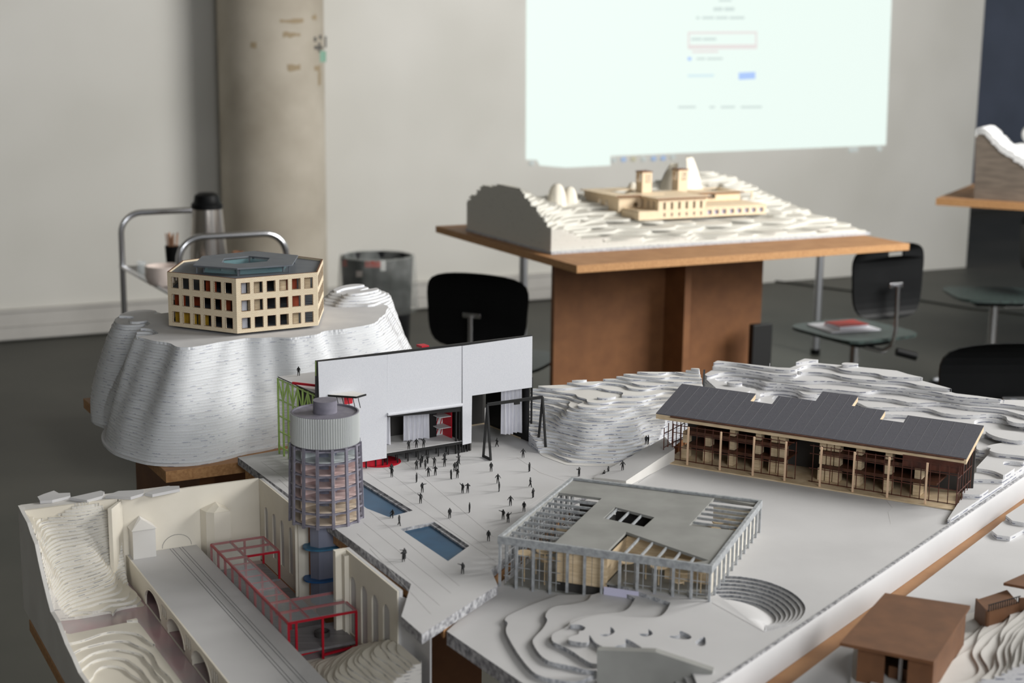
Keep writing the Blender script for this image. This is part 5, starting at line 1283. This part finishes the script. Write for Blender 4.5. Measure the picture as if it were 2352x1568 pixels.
# ================================================================== LONG BUILDING
L0 = at(1524, 1062, .92); LF = Frame(L0[0], L0[1], 120.2)
lb_ = empty('long_building_model', tuple(LF.w(.27, .06, .9203)), 'long timber building model with dark grey stepped roof and glazed front', 'building model')
SL = .29; EZ = 1.004
e0_ = LF.loc(at(1508, 950, EZ))
def on_roof(px, py, dz=0):
    # z = EZ + SL * (b - b0)
    d = ray(px, py); lo, hi = .5, 6
    k0 = LF.l; b0 = e0_[1]
    # (CAM + t d): linear in t
    cb = (CAM[0] - LF.o[0]) * k0[0] + (CAM[1] - LF.o[1]) * k0[1]; db = d[0] * k0[0] + d[1] * k0[1]
    t_ = (EZ - SL * b0 + SL * cb - CAMH) / (d[2] - SL * db); p = CAM + t_ * d
    return LF.loc(p)
rpx = [(1508, 950), (2214, 1053), (2265, 981), (2088.4, 953.4), (2072.7, 970.9), (2018.7, 963.9), (2034.4, 944.4), (1955, 932), (1972.3, 910.6), (1892, 900), (1872, 920), (1789.6, 911.6), (1771, 928.5), (1720.6, 922), (1738.7, 903.6), (1563.7, 883.7)]
R_ = [on_roof(*q) for q in rpx]
# square the outline up to the building's own axes: snap alternate coordinates
def snap(R):
    R = [list(p) for p in R]; n = len(R)
    for i in range(n):
        j = (i + 1) % n
        if abs(R[i][0] - R[j][0]) > abs(R[i][1] - R[j][1]): m_ = (R[i][1] + R[j][1]) / 2; R[i][1] = R[j][1] = m_
    for i in range(n):
        j = (i + 1) % n
        if abs(R[i][0] - R[j][0]) < abs(R[i][1] - R[j][1]): m_ = (R[i][0] + R[j][0]) / 2; R[i][0] = R[j][0] = m_
    return [tuple(p) for p in R]
R_ = snap(R_)
b0r = e0_[1]
def rfn(u, v, w_): return (u, v, EZ + SL * (v - b0r) + w_)
b = MB(LF); b.extr([R_], rfn, -.0005, .0012); b.build('roof_covering', 'charcoal_roof', lb_)
b = MB(LF); b.extr([R_], rfn, -.0095, -.0006); b.build('roof_timber', 'balsa', lb_)
amin = min(p[0] for p in R_); amax = max(p[0] for p in R_)
def ins(a, v):
    n = len(R_); c = False
    for i in range(n):
        x1, y1 = R_[i]; x2, y2 = R_[(i + 1) % n]
        if (y1 > v) != (y2 > v) and a < (x2 - x1) * (v - y1) / (y2 - y1) + x1: c = not c
    return c
k_ = 0; a_ = amin + .018
while a_ < amax - .01:
    v = b0r + .002
    while ins(a_, v + .004): v += .004
    b = MB(LF); b.bar((a_, b0r + .001, EZ + .0014), (a_ + .0, v, EZ + .0014 + SL * (v - b0r)), .00045, .0004); b.build('roof_seam', 'pencil_line', lb_)
    a_ += .0205
Lw = .545
b = MB(LF); b.prism([(-.004, -.004), (Lw, -.004), (Lw, .115), (-.004, .115)], .9202, .9222); b.build('floor_plate', 'balsa', lb_)
colx = [.0473, .1122, .1764, .2371, .3027, .3627, .4241, .4899]
for a_ in colx:
    b = MB(LF); b.box(a_ - .0015, a_ + .0015, .0005, .0035, .9224, EZ - .009); b.build('column', 'raw_pine', lb_)
def wal(nm, segs, wd=.0013, m='red_walnut'):
    b = MB(LF)
    for p_, q_ in segs: b.bar(p_, q_, wd)
    b.build(nm, m, lb_)
gy = .022
zt_ = EZ + SL * (gy - b0r) - .0105
for i in range(34):
    a_ = .008 + (Lw - .014) * i / 33
    if abs(a_ - .262) < .012: continue
    wal('mullion', [((a_, gy, .9224), (a_, gy, zt_))])
for (q0, q1) in ((.008, .246), (.275, Lw - .008)):
    for z in (.9235, .948, .975, zt_ - .002): wal('transom', [((q0, gy, z), (q1, gy, z))])
for a_ in (-.002, Lw - .003):
    for i in range(6):
        v = .003 + i * .019; wal('mullion', [((a_, v, .9224), (a_, v, EZ + SL * (v - b0r) - .0105))])
    for z in (.948, .975): wal('transom', [((a_, .003, z), (a_, .10, z))])
# inside: two galleries, cupboards
for z in (.948, .974):
    for (q0, q1) in ((.03, .225), (.295, .50)):
        b = MB(LF); b.box(q0, q1, .036, .10, z, z + .003); b.build('gallery_floor', 'walnut', lb_)
        b = MB(LF); b.box(q0, q1, .0345, .0355, z - .001, z + .005); b.build('gallery_edge', 'walnut', lb_)
for a_, w_ in [(.062, .012), (.112, .010), (.163, .010), (.192, .013), (.207, .013), (.285, .012), (.299, .012), (.313, .010), (.352, .011), (.405, .012), (.458, .013), (.018, .010)]:
    for z in (.9226, .9515, .978):
        if z > .975 and a_ in (.062, .018): continue
        b = MB(LF); b.box(a_, a_ + w_, .040 if z < .93 else .045, .064, z, z + .022); b.build('cupboard', 'balsa', lb_)
b = MB(LF); b.box(0, Lw, .108, .111, .9224, 1.02); b.build('rear_wall', 'dark_card', lb_)
b = MB(LF); b.box(.44, Lw, .028, .031, .976, .996); b.build('timber_band', 'red_walnut', lb_)
b = MB(LF); b.box(0, Lw, .024, .106, EZ - .002, EZ + .0005); b.build('ceiling', 'walnut', lb_)

# ================================================================== GREY PAVILION
GW, GD = .312, .320
gp_ = empty('pavilion_model', tuple(GF.w(GW / 2, GD / 2, zo(.8955))), 'square grey pavilion model with flat roof openings and slender columns', 'building model')
ZR = 1.003
outer = [(0, 0), (GW, 0), (GW, GD), (0, GD)]
fr = .005
o1 = [(.006, .016), (.080, .016), (.077, .241), (.006, .241)]
o2 = [(.110, .148), (.177, .133), (.179, .182), (.110, .206)]
o3 = [(.236, .166), (.305, .170), (.305, .302), (.238, .315)]
o4 = [(.160, .010), (.276, .004), (.300, .030), (.160, .101)]
def loc_px(pts, z=1.0): return [GF.loc(at(x, y, z)) for x, y in pts]
o1 = [(.006, .012), (.081, .016), (.077, .241), (.006, .242)]
b = MB(GF); b.prism([(fr, fr), (GW - fr, fr), (GW - fr, GD - fr), (fr, GD - fr)], .9955, .9995, holes=[[(x, max(y, fr + .001)) for x, y in h] for h in (o1, o2, o3, o4)]); b.build('roof_slab', 'roof_slab_grey', gp_)
b = MB(GF); b.extr([outer, [(fr, fr), (GW - fr, fr), (GW - fr, GD - fr), (fr, GD - fr)]], lambda u, v, w_: (u, v, w_), .992, ZR); b.build('fascia', 'building_grey', gp_)
def gbeam(p_, q_, wd=.0022, ht=.004, z=.9965, nm='roof_beam'):
    b = MB(GF); b.bar((p_[0], p_[1], z), (q_[0], q_[1], z), wd, ht); b.build(nm, 'building_grey', gp_)
for k_ in range(1, 9): v = .016 + k_ * .0252; gbeam((.006, v), (.080, v))
for k_ in range(1, 6): v = .166 + k_ * .0235; gbeam((.237, v), (.305, v))
for f_ in (.05, .36, .68): gbeam((.110 + .068 * f_, .148 - .015 * f_), (.110 + .068 * f_, .206 - .023 * f_))
for k_ in range(1, 6): u = .160 + k_ * .0235; gbeam((u, .006), (u, .101 - .0705 * k_ / 5.6))
for v0, v1, u in ((.016, .241, .030), (.016, .241, .055)): pass
nc = 12
def zf(u, v=0): return zo(.8955) if u < .09 else zo(.9017) if u < .14 else zo(.9079) if u < .2 else zo(.9141) if u < .262 else zo(.9203)
for i in range(nc + 1):
    u = .003 + (GW - .006) * i / nc
    b = MB(GF); b.box(u - .0017, u + .0017, .0005, .0040, zf(u), .9919); b.build('column', 'column_grey', gp_)
for i in range(1, nc + 1):
    v = .003 + (GD - .006) * i / nc
    b = MB(GF); b.box(.0005, .0040, v - .0015, v + .0015, zo(.8955), .9919); b.build('column', 'column_grey', gp_)
    b = MB(GF); b.box(GW - .0040, GW - .0005, v - .0015, v + .0015, zo(.9203), .9919); b.build('column', 'column_grey', gp_)
def mull(p_, q_, wd=.0009): 
    b = MB(GF); b.bar(p_, q_, wd); b.build('glazing_bar', 'column_grey', gp_)
for i in range(nc * 2):
    u = .003 + (GW - .006) * (i + .5) / (nc * 2)
    if .092 < u < .185: continue
    mull((u, .010, zo(.9203) if u > .16 else .930), (u, .010, .9918))
for i in range(nc * 2):
    v = .012 + (GD - .02) * (i + .5) / (nc * 2); mull((.009, v, .930), (.009, v, .9918))
for z in (.942, .957, .975):
    mull((.006, .010, z), (.092, .010, z)); z != .942 and mull((.185, .010, z), (GW - .005, .010, z)); mull((.009, .010, z), (.009, GD - .006, z))
FZ = zo(.9215)
b = MB(GF); b.prism([(.161, .008), (GW - .006, .008), (GW - .006, GD - .006), (.161, GD - .006)], zo(.9202), FZ); b.build('floor_plate', 'roof_slab_grey', gp_)
b = MB(GF); b.prism([(.008, .008), (.160, .008), (.160, GD - .006), (.008, GD - .006)], .9275, .929); b.build('floor_plate', 'roof_slab_grey', gp_)
# timber volumes
def vol(nm, u0, u1, v0, v1, z0, z1, m='balsa'): b = MB(GF); b.box(u0, u1, v0, v1, z0, z1); b.build(nm, m, gp_)
vol('timber_screen', .086, .160, .0125, .0145, .944, .992); vol('timber_screen', .086, .0885, .015, .12, .9535, .992); vol('timber_screen', .158, .160, .015, .105, .9535, .990)
for k_ in range(5):
    u = .088 + .0142 * (k_ + .5); b = MB(GF); b.box(u, u + .0004, .0121, .0124, .944, .992); b.build('panel_joint', 'pencil_line', gp_)
vol('screen_base', .086, .160, .016, .018, .9295, .944, 'dark_card')
vol('timber_screen', .082, .084, .12, .26, .955, .992); vol('timber_screen', .160, .300, .104, .106, .960, .992); vol('timber_screen', .23, .300, .060, .062, .950, .985)
vol('timber_screen', .2, .202, .16, .30, .9535, .992); vol('timber_screen', .236, .305, .317, .3185, .9535, .985, 'cream_card')
vol('dark_room', .11, .18, .21, .212, .9535, .992, 'dark_interior'); vol('dark_room', .105, .185, .125, .127, .9535, .99, 'dark_interior'); vol('dark_room', .105, .185, .128, .209, .9535, .958, 'dark_interior')
vol('inner_wall', .04, .075, .245, .247, .9535, .99, 'dark_card')
for i in range(11):
    v = .02 + i * .0265; vol('side_panel', GW - .008, GW - .0065, v, v + .017, .9535, .99, 'cream_card')
vol('lavender_board', .160, .262, -.0006, .0002, zo(.9079), zo(.9200), 'lavender_card')
rr2 = random.Random(2)
for (u, v, r_, z) in [(.03, .03, .012, .972), (.062, .028, .013, .980), (.06, .045, .011, .962), (.035, .065, .011, .955), (.045, .10, .012, .955), (.055, .16, .012, .955), (.03, .2, .012, .955), (.05, .07, .010, .95),
                      (.182, .03, .012, .981), (.207, .045, .012, .984), (.230, .03, .012, .980), (.262, .045, .015, .974), (.292, .022, .007, .984), (.262, .018, .0075, .967),
                      (.25, .20, .009, .975), (.285, .21, .009, .975), (.26, .235, .008, .975), (.29, .25, .009, .975), (.255, .27, .009, .975), (.27, .285, .009, .975), (.295, .29, .008, .975), (.25, .25, .007, .975)]:
    b = MB(GF); b.lathe(u, v, [(0, z), (r_, z), (r_, z + .0015), (0, z + .0015)], 20); tbm = b.build('round_table', 'balsa', gp_)
    b = MB(GF); b.box(u - .0007, u + .0007, v - .0007, v + .0007, (.9535 if u > .161 else .9292), z - .0001); b.build('table_stem', 'balsa', tbm)

# ================================================================== BOTTOM RIGHT MODEL with brown houses
def edge_off(x, y, z): return at2(x, y, z)
zB = .885
hb_l = [at2(1819, 1568, zB), at2(2310, 1193, zB)]
q0 = np.array(hb_l[0]); q1 = np.array(hb_l[1]); dq = (q1 - q0) / np.linalg.norm(q1 - q0)
bl_ = [tuple(q0 - dq * .12), tuple(q1 + dq * .25), tuple(q1 + dq * .25 + np.array([.35, -.2])), tuple(q0 + np.array([.5, -.1]))]
vmd = empty('village_model', (.62, 1.95, .8752), 'grey landscape model with two brown card houses in the lower right corner', 'model')
b = MB(); b.prism(bl_, .8753, zB); b.build('base_board', 'grey_card', vmd)
for pts, z in (([(2352, 1155), (2310, 1183), (2325, 1195), (2352, 1200)], .900), ([(2352, 1190), (2303, 1197), (2278, 1218), (2290, 1228), (2320, 1232), (2352, 1215)], .893)):
    P = [at2(x, y, z) for x, y in pts] ; P = [(P[0][0] + .12, P[0][1])] + P + [(P[-1][0] + .12, P[-1][1])]
    b = MB(); b.prism(P, zB + .0001, z); b.build('terrace', ['grey_card', 'ridge_edge'], vmd)
hs_ = empty('card_house', tuple(at(2060, 1500, .89)), 'brown card house with broad flat overhanging roof in the lower right', 'building model')
zr = .946; zg = .893
ro = [at2(x, y, zr) for x, y in [(2033, 1361), (2229, 1390), (2145, 1519), (1929, 1475)]]
b = MB(); b.prism(ro, zr - .0045, zr); b.build('roof', 'brown_card', hs_)
def wv(p_, q_, z0, z1, th_, nm='wall', m='brown_card', par=None):
    b = MB(); p_ = np.array(p_); q_ = np.array(q_); d_ = (q_ - p_) / np.linalg.norm(q_ - p_); n_ = np.array([-d_[1], d_[0]]) * th_
    b.prism([tuple(p_), tuple(q_), tuple(q_ + n_), tuple(p_ + n_)], z0, z1); return b.build(nm, m, par or hs_)
r3, r0_, r1_, r2_ = [np.array(p) for p in (ro[3], ro[0], ro[1], ro[2])]
wf0 = r3 + (r2_ - r3) * .17 + (r0_ - r3) * .06; wf1 = r2_ + (r0_ - r3) * .04 - (r2_ - r3) * .015
wm0 = wf0 + (wf1 - wf0) * .36; wm1 = wf0 + (wf1 - wf0) * .67
wv(wf0, wm0, zg, zr - .005, .003); wv(wm1, wf1, zg, zr - .005, .003)
wr = r1_ - (r2_ - r3) * .02 - (r0_ - r3) * .06
wv(wf1, wr, zg, zr - .005, .003); wv(wf0 + (r0_ - r3) * .9, wf0, zg, zr - .005, .003); wv(wr, wf0 + (r0_ - r3) * .9, zg, zr - .005, .003)
wv(wm0 + (r0_ - r3) * .12, wm1 + (r0_ - r3) * .12, zg, zg + .02, .003, 'inner_wall'); wv(wm0 + (wm1 - wm0) * .45 + (r0_ - r3) * .1, wm0 + (wm1 - wm0) * .6 + (r0_ - r3) * .1, zg, zr - .006, .003, 'inner_post', 'grey_card')
h2 = empty('card_house', tuple(at(2330, 1430, .885)), 'brown card house with railed terrace cut by the right photo edge', 'building model')
z2 = .930
b = MB(); b.prism([at2(2305, 1338, z2), at2(2380, 1305, z2), at2(2440, 1330, z2), at2(2380, 1352, z2)], z2 - .004, z2); b.build('roof', 'brown_card', h2)
p0 = np.array(at2(2336, 1440, .884)); p1_ = np.array(at2(2262, 1460, .884)); p2_ = np.array(at2(2272, 1440, .884))
wA = np.array(at2(2264, 1462, .882)); wB = np.array(at2(2337, 1440, .882))
wv(wA, wB, .8855, .8755 + .044, .003, par=h2); wv(wA + np.array([-.002, .05]), wA, .8855, .8755 + .044, .003, par=h2); wv(wB, wB + np.array([.12, .0]), .8855, z2 - .0042, .003, par=h2)
b = MB(); b.prism([tuple(wA + [0, .004]), tuple(wB + [0, .004]), tuple(wB + [.0, .055]), tuple(wA + [0, .05])], .9155, .9175); b.build('terrace_floor', 'brown_card', h2)
for k_ in range(14):
    q = wA + (wB - wA) * (k_ + .3) / 14; b = MB(); b.box(q[0] - .0006, q[0] + .0006, q[1] - .002, q[1] - .001, .9196, .929); b.build('baluster', 'figure_black', h2)
b = MB(); b.bar((wA[0], wA[1] - .0015, .9295), (wB[0], wB[1] - .0015, .9295), .0012); b.build('handrail', 'figure_black', h2)
mc = [(1660, 1568, .876), (1760, 1560, .877), (1960, 1568, .885), (1990, 1500, .890), (2060, 1545, .892), (2130, 1560, .892), (2175, 1500, .886), (2210, 1460, .884), (2245, 1430, .882), (2200, 1540, .890), (2250, 1500, .895), (2290, 1480, .90), (2330, 1450, .91), (2352, 1470, .92), (2300, 1530, .905), (2352, 1530, .93), (2250, 1568, .90), (2400, 1480, .94), (2220, 1420, .879)]
vt = terrain('contour_slope', tps([tuple(at(x, y, z + .008)) for x, y, z in mc]), [at2(x, y, .885) for x, y in [(1950, 1600), (1960, 1500), (2000, 1470), (2120, 1480), (2200, 1420), (2262, 1405), (2460, 1460), (2460, 1600)]], .889, .004, .003, ['white_card', 'ridge_edge'], wav=.0012, freq=30, parent=vmd, seed=41, zmin=.8852)

# ================================================================== FIGURINES
def make_figure(pose):
    me = D.meshes.new('f'); ob = D.objects.new('f', me); C.objects.link(ob)
    s = .0185 / 1.75
    J = {'pel': (0, 0, .92), 'ch': (0, .01, 1.28), 'nk': (0, 0, 1.48), 'hd': (0, .01, 1.60), 'ht': (0, .02, 1.72)}
    arms = {'down': [((-.20, 0, 1.40), (-.27, .0, 1.12), (-.25, .05, .86)), ((.20, 0, 1.40), (.27, 0, 1.12), (.25, .05, .86))],
            'raise': [((-.20, 0, 1.40), (-.30, .0, 1.15), (-.26, .1, .9)), ((.20, 0, 1.40), (.40, .1, 1.50), (.48, .15, 1.78))],
            'point': [((-.20, 0, 1.40), (-.45, .05, 1.42), (-.72, .08, 1.5)), ((.20, 0, 1.40), (.27, 0, 1.12), (.22, .1, .9))],
            'wide': [((-.20, 0, 1.40), (-.36, .0, 1.15), (-.50, .02, .92)), ((.20, 0, 1.40), (.36, 0, 1.15), (.50, .02, .92))],
            'walk': [((-.18, 0, 1.40), (-.22, -.15, 1.14), (-.20, -.22, .92)), ((.18, 0, 1.40), (.22, .15, 1.14), (.20, .28, .98))],
            'both': [((-.20, 0, 1.40), (-.36, .12, 1.2), (-.42, .3, 1.42)), ((.20, 0, 1.40), (.38, .12, 1.22), (.46, .28, 1.45))],
            'sit': [((-.18, 0, 1.40), (-.30, .12, 1.15), (-.38, .2, .95)), ((.18, 0, 1.40), (.30, .12, 1.15), (.38, .2, .95))]}[pose]
    legs = {'walk': [((-.10, -.02, .88), (-.11, -.06, .48), (-.12, -.30, .08), (-.12, -.18, .03)), ((.10, .02, .88), (.11, .14, .50), (.12, .22, .06), (.12, .36, .03))],
            'sit': [((-.12, .0, .88), (-.20, .40, .80), (-.22, .40, .45), (-.22, .52, .42)), ((.12, .0, .88), (.20, .40, .80), (.22, .40, .45), (.22, .52, .42))]}.get(pose,
            [((-.10, 0, .88), (-.13, .02, .48), (-.15, 0, .08), (-.15, .14, .03)), ((.10, 0, .88), (.13, .02, .48), (.15, 0, .08), (.15, .14, .03))])
    vs = [J['pel'], J['ch'], J['nk'], J['hd'], J['ht']]; r = [.15, .17, .07, .10, .07]; es = [(0, 1), (1, 2), (2, 3), (3, 4)]
    for a in arms:
        n = len(vs); vs += list(a); r += [.08, .06, .045]; es += [(1, n), (n, n + 1), (n + 1, n + 2)]
    for l_ in legs:
        n = len(vs); vs += list(l_); r += [.12, .085, .06, .045]; es += [(0, n), (n, n + 1), (n + 1, n + 2), (n + 2, n + 3)]
    dz_ = .4 if pose == 'sit' else 0
    me.from_pydata([(x * s, y * s, (z - dz_) * s) for x, y, z in vs], es, [])
    sk = ob.modifiers.new('s', 'SKIN')
    for i, v in enumerate(me.skin_vertices[0].data): v.radius = (r[i] * s * 1.25, r[i] * s * 1.05); v.use_root = (i == 0)
    ob.modifiers.new('u', 'SUBSURF').levels = 1
    dg = bpy.context.evaluated_depsgraph_get(); m2 = D.meshes.new_from_object(ob.evaluated_get(dg))
    D.objects.remove(ob); m2.materials.clear(); m2.materials.append(MATS['figure_black']); m2.name = 'figurine_' + pose
    if pose in ('wide',):
        pass
    return m2
FIGM = {p_: make_figure(p_) for p_ in ('down', 'raise', 'point', 'wide', 'walk', 'both', 'sit')}
PZf = PZ + .0001
figs = [
 (899.5, 1086, 'down', 200, 'rear one of the two overlapping black figurines left of the crowd'),
 (900, 1095, 'raise', 160, 'front one of the two overlapping black figurines left of the crowd, arm lifted'),
 (957, 1078, 'raise', 20, 'leftmost black figurine of the crowd before the stage, standing with legs apart'),
 (966, 1073, 'both', 120, 'black figurine with bent arms just right of the crowd\'s leftmost figurine'),
 (970, 1063, 'down', 60, 'rearmost black figurine at the crowd\'s left end under the stage edge'),
 (977, 1076, 'walk', 200, 'black figurine in the crowd\'s front row between two closer pairs'),
 (982, 1064, 'wide', 250, 'bulky black figurine at the back of the crowd with raised shoulder'),
 (997.5, 1071, 'raise', 200, 'black figurine standing alone in mid crowd with one arm lifted'),
 (1021.5, 1061, 'raise', 10, 'rear black figurine of the pair in front of the stage\'s right half'),
 (1021, 1071, 'both', 170, 'front black figurine of the pair in front of the stage\'s right half'),
 (1053, 1055, 'down', 100, 'rear black figurine of the pair closest to the stage\'s right end'),
 (1054, 1065, 'both', 30, 'front black figurine of the pair closest to the stage\'s right end'),
 (1044.5, 1083, 'down', 10, 'left black figurine of the close pair at the right of the crowd'),
 (1051, 1078.5, 'wide', 190, 'right black figurine of the close pair at the right of the crowd'),
 (984, 1094, 'wide', 0, 'stout black figurine on the engraved line in front of the crowd'),
 (1000, 1091.5, 'both', 180, 'black figurine with both arms spread in front of the crowd'),
 (1036, 1100, 'down', 300, 'smaller black figurine beside the one pointing left'),
 (1050.5, 1098, 'point', 0, 'black figurine at the crowd\'s right pointing to the left'),
 (957, 1107.5, 'down', 90, 'lone black figurine with lowered arms below the crowd\'s left end'),
 (970, 1130.5, 'point', 180, 'black figurine gesturing with raised left arm above the waving one'),
 (966, 1155.5, 'raise', 200, 'black figurine waving near the far pool\'s corner'),
 (1062.5, 1132, 'raise', 150, 'left black figurine of the pair in the middle of the plaza'),
 (1074.5, 1131.5, 'both', 170, 'right black figurine of the pair in the middle of the plaza'),
 (1128, 1083, 'down', 0, 'black figurine standing alone just below the gantry\'s left leg'),
 (1143.5, 1110, 'wide', 0, 'black figurine with wide spread coat in the right half of the plaza'),
 (1146.5, 1128.5, 'down', 90, 'slim black figurine directly below the one with the spread coat'),
 (1216, 1083, 'down', 60, 'black figurine by the engraved corner line at the upper right of the plaza'),
 (1218, 1118, 'walk', 250, 'striding black figurine at the right edge, second from the top'),
 (1224.5, 1143, 'wide', 70, 'stocky black figurine at the right edge of the plaza, third from the top'),
 (1172.5, 1161, 'wide', 180, 'broad black figurine left of the pavilion roof corner'),
 (1203.5, 1175, 'down', 0, 'black figurine right beside the pavilion roof edge'),
 (1155.5, 1193.5, 'point', 0, 'black figurine pointing left near the pavilion'),
 (1167, 1200, 'raise', 330, 'black figurine pointing right near the pavilion'),
 (1122, 1242, 'down', 180, 'single black figurine left of the pavilion\'s front corner'),
 (1078.5, 1177, 'down', 80, 'slim black figurine alone in the middle front of the plaza'),
 (1033, 1190, 'down', 20, 'black figurine next to a small dark mark above the near pool'),
 (917, 1206.5, 'walk', 240, 'striding black figurine on the white strip between the pools'),
 (902, 1187.5, 'sit', 160, 'crouching black figurine at the far pool\'s edge'),
 (929, 1284, 'point', 20, 'rear one of two black figurines standing together left of the near pool'),
 (926.5, 1289, 'both', 200, 'front one of two black figurines standing together left of the near pool'),
 (1062.5, 1318, 'point', 0, 'black figurine pointing left, nearest to the viewer on the plaza'),
 (1201.5, 1051, 'wide', 0, 'black figurine with arms out to the right of the gantry\'s left leg'),
 (1141.5, 1025.5, 'walk', 100, 'black figurine walking in the theatre\'s right hand opening'),
 (1330, 1094, 'both', 40, 'black figurine mostly hidden behind the pavilion\'s far roof corner'),
 (641, 1034, 'down', 120, 'black figurine standing alone at the far left corner of the plaza'),
]
for x, y, p_, rz, lb in figs:
    o = D.objects.new('figurine', FIGM[p_]); C.objects.link(o); q = at(x, y, PZf); o.location = q; o.rotation_euler = (0, 0, rad(rz + random.uniform(-12, 12)))
    tag(o, lb, 'figurine', 'black figurines on the white plaza')
stg = [(939, 1032.5, 'raise', 10, 'left black figurine of the three on the stage, arm lifted'), (956.5, 1028.5, 'wide', 0, 'middle black figurine of the three on the stage'), (973, 1028, 'raise', 190, 'right black figurine of the three on the stage')]
for x, y, p_, rz, lb in stg:
    o = D.objects.new('figurine', FIGM[p_]); C.objects.link(o); o.location = at(x, y, SZ + .0001); o.rotation_euler = (0, 0, rad(rz)); tag(o, lb, 'figurine', 'black figurines on the stage')
o = D.objects.new('figurine', FIGM['down']); C.objects.link(o); o.location = at(686, 863, RZ2 + .0021); tag(o, 'black figurine standing on the roof above the green truss', 'figurine', 'black figurines off the plaza')
def ramp_z(p):
    A_ = np.array([[rl[0], rl[1], 1], [rr_[0], rr_[1], 1], [rla[0], rla[1], 1]]); c_ = np.linalg.solve(A_, [.932, .946, .9245]); return c_[0] * p[0] + c_[1] * p[1] + c_[2]
for x, y, p_, lb in [(1397, 1092, 'walk', 'upright black figurine at the foot of the ramp'), (1388, 1096, 'sit', 'crouching black figurine at the foot of the ramp'), (1430, 1080, 'wide', 'black figurine walking halfway up the ramp'), (1484, 1021, 'down', 'left black figurine of the pair at the top of the ramp'), (1489, 1020, 'down', 'right black figurine of the pair at the top of the ramp')]:
    z = .925
    for _ in range(12): q = at(x, y, z); z = max(.9202, ramp_z(q) + .0001) if x > 1402 else .9202
    q = at(x, y, z)
    o = D.objects.new('figurine', FIGM[p_]); C.objects.link(o); o.location = q; o.rotation_euler = (0, 0, rad(rnd.uniform(0, 360))); tag(o, lb, 'figurine', 'black figurines off the plaza')
